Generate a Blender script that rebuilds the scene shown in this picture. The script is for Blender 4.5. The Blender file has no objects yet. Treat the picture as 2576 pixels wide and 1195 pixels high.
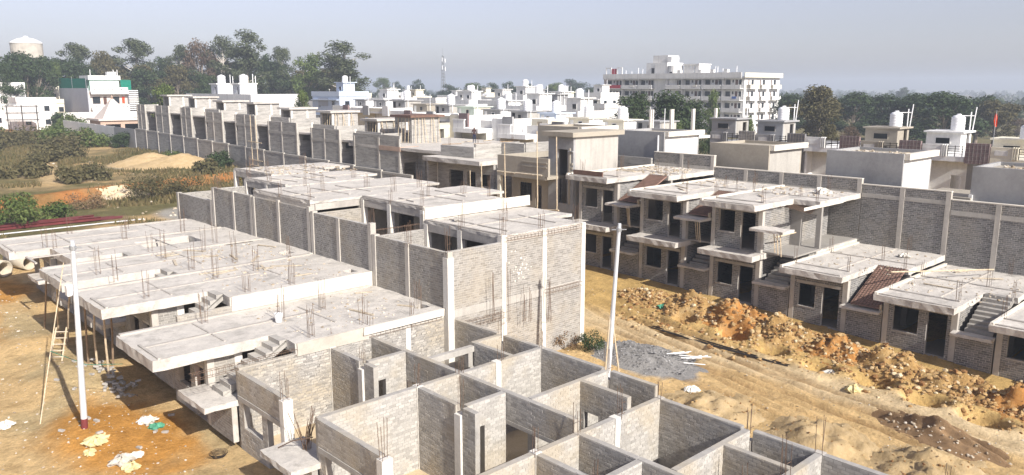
import bpy, math, random
import numpy as np
from mathutils import Vector, Matrix
# The place is laid out on the grid of its own streets: X runs across the blocks (away to the right),
# Y runs along the rows of houses (away to the left), metres, Z up; the photographer stands at X=0, Y=0.
S = bpy.context.scene
C = S.collection
rnd = random.Random(7)
rng = np.random.default_rng(7)
R = math.radians

# ---------------------------------------------------------------- camera
CAM_H = 13.0
cam_d = bpy.data.cameras.new('camera'); cam = bpy.data.objects.new('camera', cam_d); C.objects.link(cam)
cam.location = (0, 0, CAM_H)
cam.rotation_euler = (R(90 - 10.738), 0, R(-43.2))
cam_d.sensor_fit = 'HORIZONTAL'; cam_d.sensor_width = 36.0
cam_d.lens = 36.0 * 1980.0 / 2575.0
cam_d.clip_start = 0.2; cam_d.clip_end = 20000
S.camera = cam
# ---------------------------------------------------------------- sky and sun
SUN_EL, SUN_TO = R(34), Vector((-0.09, -1.0, 0)).normalized()     # horizontal direction towards the sun
w = bpy.data.worlds.new('World'); S.world = w; w.use_nodes = True
nt = w.node_tree; nt.nodes.clear()
out = nt.nodes.new('ShaderNodeOutputWorld'); bg = nt.nodes.new('ShaderNodeBackground')
sky = nt.nodes.new('ShaderNodeTexSky'); sky.sky_type = 'NISHITA'; sky.sun_disc = False
sky.sun_elevation = SUN_EL; sky.sun_rotation = math.atan2(SUN_TO.x, SUN_TO.y)
sky.altitude = 300; sky.air_density = 1.0; sky.dust_density = 1.8; sky.ozone_density = 1.6
hs = nt.nodes.new('ShaderNodeHueSaturation'); hs.inputs['Saturation'].default_value = 0.56
hs.inputs['Hue'].default_value = 0.508; hs.inputs['Value'].default_value = 1.0
bg.inputs['Strength'].default_value = 0.089
tint = nt.nodes.new('ShaderNodeMix'); tint.data_type = 'RGBA'; tint.blend_type = 'MULTIPLY'; tint.inputs[0].default_value = 1.0; tint.inputs[7].default_value = (1.04, .985, 1.09, 1)
nt.links.new(sky.outputs[0], hs.inputs['Color']); nt.links.new(hs.outputs[0], tint.inputs[6]); nt.links.new(tint.outputs[2], bg.inputs[0]); nt.links.new(bg.outputs[0], out.inputs[0])
sl = bpy.data.lights.new('sun', 'SUN'); sl.energy = 5.0; sl.angle = R(0.55); sl.color = (1.0, 0.955, 0.89)
so = bpy.data.objects.new('sun', sl); C.objects.link(so)
sd = Vector((SUN_TO.x * math.cos(SUN_EL), SUN_TO.y * math.cos(SUN_EL), math.sin(SUN_EL)))
so.rotation_euler = sd.to_track_quat('Z', 'Y').to_euler(); so.location = (0, 0, 60)
S.view_settings.view_transform = 'Standard'; S.view_settings.look = 'None'
S.view_settings.exposure = 0.6; S.view_settings.gamma = 1.0; S.view_settings.use_curve_mapping = False
S.cycles.max_bounces = 6; S.cycles.diffuse_bounces = 3; S.cycles.volume_bounces = 0
S.cycles.use_adaptive_sampling = True; S.cycles.adaptive_threshold = 0.02

# ---------------------------------------------------------------- materials
MATS = {}
class NB:
    """small helper for node graphs"""
    def __init__(s, name):
        s.m = bpy.data.materials.new(name); s.m.use_nodes = True; s.t = s.m.node_tree; s.t.nodes.clear()
        s.o = s.n('ShaderNodeOutputMaterial'); s.b = s.n('ShaderNodeBsdfPrincipled'); s.l(s.b.outputs[0], s.o.inputs['Surface'])
        s.b.inputs['Roughness'].default_value = .9; s.b.inputs['Specular IOR Level'].default_value = .2
        MATS[name] = s.m
    def n(s, t, **k):
        x = s.t.nodes.new(t)
        for a, v in k.items(): setattr(x, a, v)
        return x
    def l(s, a, b): s.t.links.new(a, b)
    def pos(s): return s.n('ShaderNodeNewGeometry').outputs['Position']
    def noise(s, scale, detail=4, rough=.6, vec=None):
        x = s.n('ShaderNodeTexNoise'); x.inputs['Scale'].default_value = scale; x.inputs['Detail'].default_value = detail
        x.inputs['Roughness'].default_value = rough
        s.l(vec or s.pos(), x.inputs['Vector']); return x.outputs['Fac']
    def ramp(s, fac, stops):
        x = s.n('ShaderNodeValToRGB'); e = x.color_ramp.elements
        while len(e) < len(stops): e.new(.5)
        for i, (p_, c_) in enumerate(stops): e[i].position = p_; e[i].color = (*c_, 1) if len(c_) == 3 else c_
        s.l(fac, x.inputs[0]); return x.outputs[0]
    def mix(s, fac, a, b, mode='MIX'):
        x = s.n('ShaderNodeMix', data_type='RGBA', blend_type=mode)
        for sock, v in ((x.inputs[0], fac), (x.inputs[6], a), (x.inputs[7], b)):
            if hasattr(v, 'is_linked'): s.l(v, sock)
            elif isinstance(v, (int, float)): sock.default_value = v
            else: sock.default_value = (*v, 1)
        return x.outputs[2]
    def math(s, op, a, b=None, c=None):
        x = s.n('ShaderNodeMath', operation=op)
        for i, v in enumerate((a, b, c)):
            if v is None: continue
            if hasattr(v, 'is_linked'): s.l(v, x.inputs[i])
            else: x.inputs[i].default_value = v
        return x.outputs[0]
    def bump(s, h, strength=.5, dist=.02):
        x = s.n('ShaderNodeBump'); x.inputs['Strength'].default_value = strength; x.inputs['Distance'].default_value = dist
        s.l(h, x.inputs['Height']); s.l(x.outputs[0], s.b.inputs['Normal'])
    def col(s, c):
        if hasattr(c, 'is_linked'): s.l(c, s.b.inputs['Base Color'])
        else: s.b.inputs['Base Color'].default_value = (*c, 1)
    def rnd(s):
        """one random number for each loose piece or object"""
        a = s.n('ShaderNodeNewGeometry').outputs['Random Per Island']; b = s.n('ShaderNodeObjectInfo').outputs['Random']
        return s.math('FRACT', s.math('ADD', a, b))
WARM = (1.0, .99, .965)
def cmul(c, k): return tuple(min(1, x * k) for x in c)

def concrete(name, base, dark=.72, light=1.12, bumpd=.02, streak=False, scale=1.0):
    b = NB(name); base = tuple(x * k for x, k in zip(base, WARM))
    n1 = b.noise(.55 * scale, 6, .65); n2 = b.noise(6 * scale, 5, .7)
    c = b.ramp(n1, [(.3, cmul(base, dark)), (.52, base), (.72, cmul(base, light))])
    c = b.mix(.35, c, b.ramp(n2, [(.3, cmul(base, .7)), (.7, cmul(base, 1.15))]))
    if streak:
        sep = b.n('ShaderNodeSeparateXYZ'); b.l(b.pos(), sep.inputs[0]); cmb = b.n('ShaderNodeCombineXYZ')
        b.l(b.math('MULTIPLY', sep.outputs[0], 2.2), cmb.inputs[0]); b.l(b.math('MULTIPLY', sep.outputs[1], 2.2), cmb.inputs[1]); b.l(b.math('MULTIPLY', sep.outputs[2], .22), cmb.inputs[2])
        s_ = b.noise(1.0, 5, .6, cmb.outputs[0])
        c = b.mix(b.ramp(s_, [(.48, (0, 0, 0)), (.75, (.55, .55, .55))]), c, cmul(base, .55))
    b.col(c); b.bump(b.noise(14 * scale, 6, .75), .3, bumpd * .3); return b.m
def slabmat():
    b = NB('slab'); base = (.53, .495, .445)
    n1 = b.noise(.5, 7, .7); n2 = b.noise(5, 6, .75); n3 = b.noise(30, 4, .8); n4 = b.noise(1.1, 8, .75)
    c = b.ramp(n1, [(.28, cmul(base, .62)), (.5, base), (.7, cmul(base, 1.2))])
    c = b.mix(.45, c, b.ramp(n2, [(.28, cmul(base, .62)), (.5, base), (.7, cmul(base, 1.2))]))
    c = b.mix(b.ramp(n4, [(.53, (0, 0, 0)), (.66, (.75, .75, .75))]), c, (.29, .27, .24))
    c = b.mix(b.ramp(n3, [(.58, (0, 0, 0)), (.68, (.6, .6, .6))]), c, (.25, .225, .19))
    b.col(c); b.bump(b.math('ADD', b.noise(3, 6, .7), b.math('MULTIPLY', b.noise(25, 5, .8), .4)), .6, .05)
slabmat()
concrete('fascia', (.45, .42, .385), .7, 1.15, .03, True)
concrete('column', (.47, .44, .40), .75, 1.12, .02)
concrete('column_pale', (.68, .65, .60), .85, 1.06, .015)
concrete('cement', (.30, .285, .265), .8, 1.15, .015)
concrete('cement_light', (.42, .40, .37), .85, 1.1, .015, True)
concrete('plaster_grey', (.33, .33, .335), .66, 1.2, .006, False, .9)
concrete('plaster_brown', (.37, .335, .28), .78, 1.14, .006, False, .9)
concrete('white', (.79, .785, .77), .88, 1.04, .004, True, .6)
concrete('white_dirty', (.72, .71, .69), .85, 1.08, .006, True)
concrete('cream', (.70, .655, .54), .9, 1.05, .005)
concrete('bluewhite', (.55, .62, .74), .92, 1.04, .004)
concrete('greenish', (.56, .63, .55), .9, 1.04, .004)
concrete('mint', (.55, .74, .66), .92, 1.04, .004)
concrete('greyblue', (.44, .455, .50), .9, 1.05, .005)
concrete('red_paint', (.42, .03, .045), .85, 1.1, .004)
concrete('orange_brick', (.47, .34, .27), .75, 1.2, .02)
concrete('stone_pink', (.66, .58, .53), .9, 1.05, .01)
concrete('rubble', (.50, .46, .40), .6, 1.25, .02)
concrete('limestone', (.66, .62, .55), .75, 1.15, .02)

def brickmat(name, lo, hi, stain=.5):
    b = NB(name)
    r_ = b.rnd()
    c = b.ramp(r_, [(.0, cmul(lo, .82)), (.2, lo), (.75, hi), (1., cmul(hi, 1.12))])
    c = b.mix(.3, c, b.ramp(b.noise(18, 4, .7), [(.3, cmul(lo, .7)), (.7, cmul(hi, 1.1))]))
    st = b.ramp(b.noise(.42, 4, .6), [(.45, (0, 0, 0)), (.62, (stain, stain, stain))])
    c = b.mix(st, c, (.42, .345, .235))
    b.col(c); b.bump(b.noise(40, 4, .7), .15, .0015); return b.m
brickmat('brick', (.35, .33, .30), (.465, .44, .40), .55)
brickmat('brick_grey', (.24, .225, .205), (.32, .302, .276), .2)
brickmat('brick_shaded', (.15, .147, .143), (.235, .228, .22), .1)  # road-front brick: darkened so the colour itself carries the shade on those walls
def mortarmat(name, c0):
    b = NB(name); c = b.ramp(b.noise(2.5, 5, .7), [(.3, cmul(c0, .75)), (.7, cmul(c0, 1.12))])
    st = b.ramp(b.noise(.42, 4, .6), [(.45, (0, 0, 0)), (.62, (.45, .45, .45))])
    b.col(b.mix(st, c, (.42, .35, .24))); b.bump(b.noise(30, 5, .7), .2, .002); return b.m
mortarmat('mortar', (.37, .35, .32)); mortarmat('mortar_pale', (.46, .435, .395))

def farbrick(name, lo, hi, mort):
    """brick courses on far walls, where single bricks cannot be told apart"""
    b = NB(name); g = b.n('ShaderNodeNewGeometry')
    sn = b.n('ShaderNodeSeparateXYZ'); b.l(g.outputs['True Normal'], sn.inputs[0])
    sp = b.n('ShaderNodeSeparateXYZ'); b.l(g.outputs['Position'], sp.inputs[0])
    isx = b.math('GREATER_THAN', b.math('ABSOLUTE', sn.outputs[0]), .5)
    a = b.math('ADD', b.math('MULTIPLY', isx, sp.outputs[1]), b.math('MULTIPLY', b.math('SUBTRACT', 1.0, isx), sp.outputs[0]))
    v = b.n('ShaderNodeCombineXYZ'); b.l(a, v.inputs[0]); b.l(sp.outputs[2], v.inputs[1])
    t = b.n('ShaderNodeTexBrick'); b.l(v.outputs[0], t.inputs['Vector'])
    t.inputs['Scale'].default_value = 1; t.inputs['Brick Width'].default_value = .25; t.inputs['Row Height'].default_value = .106
    t.inputs['Mortar Size'].default_value = .012; t.inputs['Color1'].default_value = (*lo, 1); t.inputs['Color2'].default_value = (*hi, 1); t.inputs['Mortar'].default_value = (*mort, 1)
    c = b.mix(b.ramp(b.noise(.35, 5, .65), [(.4, (0, 0, 0)), (.7, (.5, .5, .5))]), t.outputs['Color'], cmul(hi, 1.25))
    v2 = b.n('ShaderNodeCombineXYZ'); b.l(b.math('MULTIPLY', a, .55), v2.inputs[0]); b.l(b.math('MULTIPLY', sp.outputs[2], 3.4), v2.inputs[1])
    c = b.mix(b.ramp(b.noise(1.0, 5, .7, v2.outputs[0]), [(.42, (0, 0, 0)), (.62, (.8, .8, .8))]), c, cmul(mort, 1.15))
    c = b.mix(b.ramp(b.noise(1.7, 4, .7, v2.outputs[0]), [(.5, (0, 0, 0)), (.68, (.6, .6, .6))]), c, cmul(lo, .6))
    b.col(c); b.bump(b.math('SUBTRACT', 1.0, t.outputs['Fac']), .35, .004); return b.m
farbrick('far_brick', (.225, .215, .195), (.31, .295, .27), (.40, .38, .35))

def plain(name, c, rough=.6, metal=0, var=.15, scale=8, emit=None):
    b = NB(name); b.b.inputs['Roughness'].default_value = rough; b.b.inputs['Metallic'].default_value = metal
    b.col(b.ramp(b.noise(scale, 4, .6), [(.3, cmul(c, 1 - var)), (.7, cmul(c, 1 + var))])); return b.m
plain('rebar', (.15, .10, .07), .85, 0, .35, 20)
plain('rebar_dark', (.045, .038, .034), .7, .2, .3, 20)
plain('pole_paint', (.62, .64, .66), .45, .25, .08, 3)
plain('maroon', (.17, .04, .04), .6, 0, .2, 2)
plain('bamboo', (.52, .42, .29), .8, 0, .25, 9)
plain('wood', (.30, .215, .14), .85, 0, .3, 9)
plain('plank', (.48, .41, .31), .85, 0, .3, 6)
plain('form_red', (.28, .17, .135), .8, 0, .25, 4)
plain('form_brown', (.16, .095, .07), .7, 0, .25, 4)
plain('tank', (.80, .80, .80), .4, 0, .04, 3)
plain('tank_black', (.02, .02, .02), .4, 0, .1, 3)
plain('glass', (.025, .03, .035), .12, 0, .2, 1)
plain('dark', (.02, .02, .021), .8, 0, .2, 2)
plain('door_brown', (.10, .05, .035), .6, 0, .2, 4)
plain('tile_brown', (.21, .15, .145), .5, 0, .25, 3)
plain('tile_grey', (.17, .165, .17), .5, 0, .25, 3)
plain('net_green', (.006, .17, .115), .9, 0, .12, 1.5)
plain('cloth_orange', (.75, .07, .02), .9, 0, .2, 6)
plain('sack_yellow', (.60, .50, .26), .8, 0, .2, 6)
plain('sack_white', (.66, .63, .56), .8, 0, .12, 6)
plain('sack_green', (.09, .30, .19), .8, 0, .3, 5)
plain('pvc', (.45, .39, .30), .55, 0, .12, 3)
plain('steel_red', (.15, .035, .035), .6, .1, .25, 1)
plain('steel_white', (.82, .81, .79), .5, 0, .05, 2)
plain('skin', (.16, .085, .055), .7, 0, .1, 10)
plain('shirt', (.11, .055, .05), .9, 0, .25, 12)
plain('trousers', (.035, .042, .075), .9, 0, .2, 12)
plain('hair', (.012, .01, .009), .6, 0, .2, 20)
plain('galv', (.36, .37, .38), .5, .5, .15, 2)
plain('cloth_blue', (.07, .15, .42), .9, 0, .3, 5)
plain('bucket_white', (.82, .82, .80), .4, 0, .05, 4)
plain('bark', (.20, .165, .13), .95, 0, .3, 2)
plain('bark_pale', (.50, .46, .41), .9, 0, .2, 1.2)

def leafmat(name, stops):
    b = NB(name); b.b.inputs['Roughness'].default_value = .65
    c = b.ramp(b.rnd(), stops)
    n_ = b.noise(.35, 3, .5)
    b.col(b.mix(b.ramp(n_, [(.35, (0, 0, 0)), (.65, (.5, .5, .5))]), c, stops[-1][1]))
    tr = b.n('ShaderNodeBsdfTranslucent'); ms = b.n('ShaderNodeMixShader'); ms.inputs[0].default_value = .18
    b.l(c, tr.inputs[0]); b.l(b.b.outputs[0], ms.inputs[1]); b.l(tr.outputs[0], ms.inputs[2]); b.l(ms.outputs[0], b.o.inputs['Surface']); return b.m
leafmat('leaf_dark', [(0, (.018, .034, .014)), (.5, (.034, .058, .022)), (1, (.065, .092, .035))])
leafmat('leaf_euc', [(0, (.034, .046, .022)), (.5, (.062, .078, .036)), (1, (.12, .135, .07))])
leafmat('leaf_olive', [(0, (.05, .048, .02)), (.5, (.09, .082, .034)), (1, (.14, .12, .055))])
leafmat('leaf_brown', [(0, (.06, .04, .025)), (.5, (.11, .072, .045)), (1, (.17, .125, .085))])
leafmat('leaf_light', [(0, (.035, .065, .016)), (.5, (.07, .11, .026)), (1, (.14, .17, .05))])
leafmat('leaf_dry', [(0, (.10, .05, .03)), (.5, (.17, .10, .05)), (1, (.28, .20, .11))])
leafmat('grass_dry', [(0, (.04, .05, .015)), (.4, (.085, .085, .03)), (.75, (.14, .11, .045)), (1, (.22, .165, .08))])
leafmat('grass_red', [(0, (.10, .06, .035)), (.5, (.17, .105, .06)), (1, (.22, .17, .09))])

def soilmat():
    b = NB('soil'); a = b.n('ShaderNodeVertexColor', layer_name='soil')
    n1 = b.noise(1.3, 7, .7); n2 = b.noise(9, 6, .75)
    c = b.mix(1.0, a.outputs[0], b.ramp(n1, [(.3, (.68, .66, .62)), (.52, (1, 1, 1)), (.72, (1.25, 1.22, 1.16))]), 'MULTIPLY')
    c = b.mix(.6, c, b.mix(1.0, c, b.ramp(n2, [(.3, (.6, .57, .52)), (.7, (1.3, 1.3, 1.3))]), 'MULTIPLY'))
    b.col(c); b.b.inputs['Roughness'].default_value = 1.0; b.b.inputs['Specular IOR Level'].default_value = .05
    b.bump(b.math('ADD', b.noise(3.5, 7, .75), b.math('MULTIPLY', b.noise(22, 5, .8), .35)), .9, .14); return b.m
soilmat()
def earth(name, c0, c1, c2, sc=1.2, bd=.1):
    b = NB(name); c = b.ramp(b.noise(sc, 7, .75), [(.28, c0), (.5, c1), (.75, c2)])
    b.col(c); b.b.inputs['Roughness'].default_value = 1.0; b.b.inputs['Specular IOR Level'].default_value = .05
    b.bump(b.noise(sc * 6, 7, .8), .8, bd); return b.m
earth('spoil', (.25, .14, .05), (.42, .265, .105), (.55, .405, .21), 1.6, .12)
earth('spoil_orange', (.30, .125, .035), (.43, .21, .065), (.50, .33, .15), 1.3, .1)
earth('sand', (.40, .285, .14), (.49, .36, .195), (.57, .44, .265), 1.6, .1)
earth('sand_pale', (.46, .36, .225), (.55, .44, .29), (.62, .51, .36), .8, .04)
earth('sand_wet', (.16, .10, .055), (.24, .155, .085), (.33, .22, .12), 1.4, .06)
earth('gravel', (.17, .165, .16), (.27, .26, .245), (.40, .38, .35), 9, .06)
def clodmat():
    b = NB('clod'); b.col(b.ramp(b.rnd(), [(0, (.20, .10, .04)), (.4, (.33, .20, .08)), (.8, (.42, .29, .14)), (1, (.54, .45, .30))])); b.b.inputs['Roughness'].default_value = 1
clodmat()
def stonemat(name, a, b_, c_):
    b = NB(name); b.col(b.ramp(b.rnd(), [(0, a), (.5, b_), (1, c_)])); b.b.inputs['Roughness'].default_value = 1
stonemat('debris', (.24, .19, .13), (.40, .33, .24), (.56, .51, .43))
stonemat('gravel_stone', (.15, .148, .145), (.25, .245, .24), (.38, .37, .36))

# ---------------------------------------------------------------- helpers
def mesh_obj(name, verts, faces, mat, parent=None, smooth=False):
    me = bpy.data.meshes.new(name); me.from_pydata([tuple(v) for v in verts], [], faces); me.materials.append(MATS[mat])
    if smooth: me.polygons.foreach_set('use_smooth', [True] * len(me.polygons))
    o = bpy.data.objects.new(name, me); C.objects.link(o)
    if parent is not None: attach(o, parent)
    return o
def attach(o, parent):
    """children keep the place where they were built"""
    o.parent = parent
    o.matrix_parent_inverse = base_matrix(parent).inverted()
def base_matrix(o):
    m = Matrix.LocRotScale(o.location, o.rotation_euler, o.scale)
    return m if o.parent is None else base_matrix(o.parent) @ o.matrix_parent_inverse @ m
class MB:
    def __init__(s): s.v = []; s.f = []
    def add(s, verts, faces):
        k = len(s.v); s.v += [tuple(p) for p in verts]; s.f += [tuple(i + k for i in f) for f in faces]; return s
    def box(s, x0, x1, y0, y1, z0, z1, j=0):
        p = [(x, y, z) for z in (z0, z1) for y in (y0, y1) for x in (x0, x1)]
        if j: p = [(a + rnd.uniform(-j, j), b + rnd.uniform(-j, j), c + rnd.uniform(-j, j)) for a, b, c in p]
        return s.add(p, [(0, 2, 3, 1), (4, 5, 7, 6), (0, 1, 5, 4), (2, 6, 7, 3), (0, 4, 6, 2), (1, 3, 7, 5)])
    def tube(s, pts, r, n=6, r2=None, cap=True):
        pts = [Vector(p) for p in pts]; k = len(pts); rings = []
        for i, p in enumerate(pts):
            d = (pts[min(i + 1, k - 1)] - pts[max(i - 1, 0)]).normalized()
            a = d.orthogonal().normalized(); b = d.cross(a)
            rr = r if r2 is None else r + (r2 - r) * i / max(1, k - 1)
            rings.append([p + (a * math.cos(2 * math.pi * q / n) + b * math.sin(2 * math.pi * q / n)) * rr for q in range(n)])
        vs = [q for g in rings for q in g]; fs = []
        for i in range(k - 1):
            for q in range(n): fs.append((i * n + q, i * n + (q + 1) % n, (i + 1) * n + (q + 1) % n, (i + 1) * n + q))
        if cap: fs += [tuple(range(n - 1, -1, -1)), tuple((k - 1) * n + q for q in range(n))]
        return s.add(vs, fs)
    def lathe(s, cx, cy, prof, n=16):
        vs = []; fs = []
        for r, z in prof:
            for q in range(n): vs.append((cx + r * math.cos(2 * math.pi * q / n), cy + r * math.sin(2 * math.pi * q / n), z))
        for i in range(len(prof) - 1):
            for q in range(n): fs.append((i * n + q, i * n + (q + 1) % n, (i + 1) * n + (q + 1) % n, (i + 1) * n + q))
        fs += [tuple(range(n - 1, -1, -1)), tuple((len(prof) - 1) * n + q for q in range(n))]
        return s.add(vs, fs)
    def build(s, name, mat, parent=None, smooth=False): return mesh_obj(name, s.v, s.f, mat, parent, smooth)
def tag(o, label, cat, group=None, kind=None):
    o['label'] = label; o['category'] = cat
    if group: o['group'] = group
    if kind: o['kind'] = kind
    return o
def thing(name, label, cat, loc, group=None):
    o = bpy.data.objects.new(name, None); o.empty_display_size = .3; o.location = loc; C.objects.link(o)
    return tag(o, label, cat, group)
def copy_tree(o, loc, rotz=None, scale=None):
    """a thing and its parts, moved by changing the thing's own transform"""
    def cp(a, parent):
        b = a.copy(); C.objects.link(b)
        if parent is not None: b.parent = parent; b.matrix_parent_inverse = a.matrix_parent_inverse.copy()
        for ch in a.children: cp(ch, b)
        return b
    r = cp(o, None); r.location = loc
    if rotz is not None: r.rotation_euler = (0, 0, rotz)
    if scale is not None: r.scale = scale
    return r
def box(name, x0, x1, y0, y1, z0, z1, mat, parent=None, j=0): return MB().box(x0, x1, y0, y1, z0, z1, j).build(name, mat, parent)

# ---- a wall or slab with rectangular openings: only outside faces are made
def cells(a0, a1, b0, b1, holes, step=None):
    A_ = {a0, a1}; B_ = {b0, b1}
    for h in holes:
        A_ |= {min(max(h[0], a0), a1), min(max(h[1], a0), a1)}; B_ |= {min(max(h[2], b0), b1), min(max(h[3], b0), b1)}
    A_, B_ = sorted(A_), sorted(B_)
    if step:
        def sub(L):
            o = [L[0]]
            for p, q in zip(L, L[1:]):
                n = max(1, int((q - p) / step))
                o += [p + (q - p) * i / n for i in range(1, n + 1)]
            return o
        A_, B_ = sub(A_), sub(B_)
    sol = [[not any(h[0] - 1e-6 <= (A_[i] + A_[i + 1]) / 2 <= h[1] + 1e-6 and h[2] - 1e-6 <= (B_[j] + B_[j + 1]) / 2 <= h[3] + 1e-6 for h in holes)
            for j in range(len(B_) - 1)] for i in range(len(A_) - 1)]
    return A_, B_, sol
def plate(A_, B_, sol, fn, jit=0):
    """extrude the solid cells between side 0 and side 1; fn(a, b, side) -> point"""
    V = {}; vs = []; fs = []
    def vid(i, j, k):
        key = (i, j, k)
        if key not in V:
            ja = jb = jc = 0
            if jit:
                ja, jb, jc = (rnd.uniform(-jit, jit) for _ in range(3))
            V[key] = len(vs); vs.append(fn(A_[i] + ja, B_[j] + jb, k, jc))
        return V[key]
    n, m_ = len(A_) - 1, len(B_) - 1
    ok = lambda i, j: 0 <= i < n and 0 <= j < m_ and sol[i][j]
    for i in range(n):
        for j in range(m_):
            if not sol[i][j]: continue
            fs.append((vid(i, j, 0), vid(i + 1, j, 0), vid(i + 1, j + 1, 0), vid(i, j + 1, 0)))
            fs.append((vid(i, j, 1), vid(i, j + 1, 1), vid(i + 1, j + 1, 1), vid(i + 1, j, 1)))
            if not ok(i - 1, j): fs.append((vid(i, j, 0), vid(i, j + 1, 0), vid(i, j + 1, 1), vid(i, j, 1)))
            if not ok(i + 1, j): fs.append((vid(i + 1, j, 0), vid(i + 1, j, 1), vid(i + 1, j + 1, 1), vid(i + 1, j + 1, 0)))
            if not ok(i, j - 1): fs.append((vid(i, j, 0), vid(i, j, 1), vid(i + 1, j, 1), vid(i + 1, j, 0)))
            if not ok(i, j + 1): fs.append((vid(i, j + 1, 0), vid(i + 1, j + 1, 0), vid(i + 1, j + 1, 1), vid(i, j + 1, 1)))
    return vs, fs
class House:
    """one house: an Empty at its base, its parts, and the bricks of its walls"""
    def __init__(s, name, label, cat, loc, group=None, brick='brick', mortar='mortar', single=0):
        s.o = thing(name, label, cat, loc, group); s.bm = brick; s.mm = mortar; s.single = single; s.br = []
    def wall(s, axis, c, a0, a1, z0, z1, t=.2, op=(), name='wall', mat=None, bricks=True):
        """axis 'x': runs along X, its near face at y=c; axis 'y': runs along Y, its near face at x=c"""
        A_, B_, sol = cells(a0, a1, z0, z1, op)
        if axis == 'x': fn = lambda a, b, k, j: (a, c + t * k, b)
        else: fn = lambda a, b, k, j: (c + t * k, a, b)
        vs, fs = plate(A_, B_, sol, fn)
        if axis == 'y': fs = [f[::-1] for f in fs]
        wobj = mesh_obj(name, vs, fs, mat or s.mm, s.o)
        if bricks and mat is None: s.lay(wobj, axis, c, a0, a1, z0, z1, op)
        return wobj
    def lay(s, wobj, axis, c, a0, a1, z0, z1, op):
        bl, bh = .25, .106; r = 0; z = z0 + .01
        while z < z1 - .04:
            h = min(bh, z1 - z) - .013; zm = z + h / 2
            seg = [(a0 + .005, a1 - .005)]
            for o in op:
                if o[2] - .03 < zm < o[3] + .03:
                    seg = [q for p in seg for q in ((p[0], min(p[1], o[0])), (max(p[0], o[1]), p[1])) if q[1] - q[0] > .05]
            for p, q in seg:
                a = p - (bl / 2 if r % 2 else 0) - rnd.uniform(0, .03)
                while a < q - .04:
                    e0, e1 = max(a, p), min(a + bl - .014, q)
                    if e1 - e0 > .05: s.br.append((wobj, axis, c, e0, e1, z + rnd.uniform(-.004, .004), z + h))
                    a += bl + rnd.uniform(-.012, .012)
            z += bh; r += 1
    def slab(s, x0, x1, y0, y1, zt, t, holes=(), name='roof_slab', mat='slab', jit=.027, step=.34):
        A_, B_, sol = cells(x0, x1, y0, y1, holes, step)
        vs, fs = plate(A_, B_, sol, lambda a, b, k, j: (a, b, zt - t * (1 - k) + j * .5), jit)
        return mesh_obj(name, vs, fs, mat, s.o)
    def col(s, x, y, z0, z1, sx=.24, sy=.24, mat='column', name='column'):
        return box(name, x, x + sx, y, y + sy, z0, z1, mat, s.o, .006)
    def box(s, name, x0, x1, y0, y1, z0, z1, mat, j=.004): return box(name, x0, x1, y0, y1, z0, z1, mat, s.o, j)
    def rebar(s, x, y, z, h=1.2, n=6, sp=.11, r=.0085):
        m_ = MB()
        for i in range(n):
            a = 2 * math.pi * i / n; px, py = x + sp * (1 if math.cos(a) > 0 else -1) * rnd.uniform(.8, 1.1), y + sp * math.sin(a) * 1.1
            hh = h * rnd.uniform(.72, 1.08); lx, ly = rnd.uniform(-.05, .05) * hh, rnd.uniform(-.05, .05) * hh
            m_.tube([(px, py, z - .05), (px + lx, py + ly, z + hh)], r, 4)
        for zz in ([.12] if h < 1 else [.12, .5]):
            if rnd.random() < .6: m_.box(x - sp, x + sp, y - sp - .008, y - sp + .008, z + zz, z + zz + .012)
        return m_.build('rebar', 'rebar', s.o)
    def ridge(s, x0, y0, x1, y1, z, wd=.09, h=.05):
        d = Vector((x1 - x0, y1 - y0, 0)); n_ = Vector((-d.y, d.x, 0)).normalized() * wd / 2
        a, b = Vector((x0, y0, z - .02)), Vector((x1, y1, z - .02)); u = Vector((0, 0, h + .02))
        vs = [a - n_, b - n_, b + n_, a + n_]; vs += [q + u for q in vs]
        return mesh_obj('ridge', vs, [(3, 2, 1, 0), (4, 5, 6, 7), (0, 1, 5, 4), (1, 2, 6, 5), (2, 3, 7, 6), (3, 0, 4, 7)], 'fascia', s.o)
    def stair(s, x0, x1, y0, y1, z0, z1, n, mat='cement_light'):
        """a flight rising in +X: the sloping waist with its steps as pieces of their own"""
        t = .16; vs = [(x0, y, z0 - t) for y in (y0, y1)] + [(x1, y, z1 - t - .12) for y in (y0, y1)] + [(x1, y, z1 - .12) for y in (y0, y1)] + [(x0, y, z0) for y in (y0, y1)]
        w_ = mesh_obj('stair', vs, [(0, 1, 3, 2), (2, 3, 5, 4), (4, 5, 7, 6), (6, 7, 1, 0), (0, 2, 4, 6), (1, 7, 5, 3)], mat, s.o)
        dx, dz = (x1 - x0) / n, (z1 - z0) / n; me = None
        for i in range(n):
            if me is None:
                st = MB().add([(0, 0, -.02), (0, y1 - y0, -.02), (dx, 0, dz * .85), (dx, y1 - y0, dz * .85), (0, 0, dz), (0, y1 - y0, dz), (dx + .01, 0, dz), (dx + .01, y1 - y0, dz)],
                              [(0, 1, 3, 2), (4, 6, 7, 5), (0, 4, 5, 1), (2, 3, 7, 6), (0, 2, 6, 4), (1, 5, 7, 3)]).build('step', mat, None)
                me = st.data
            else: st = bpy.data.objects.new('step', me); C.objects.link(st)
            st.location = (x0 + dx * i, y0, z0 + dz * i); attach(st, w_)
        return w_
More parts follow.
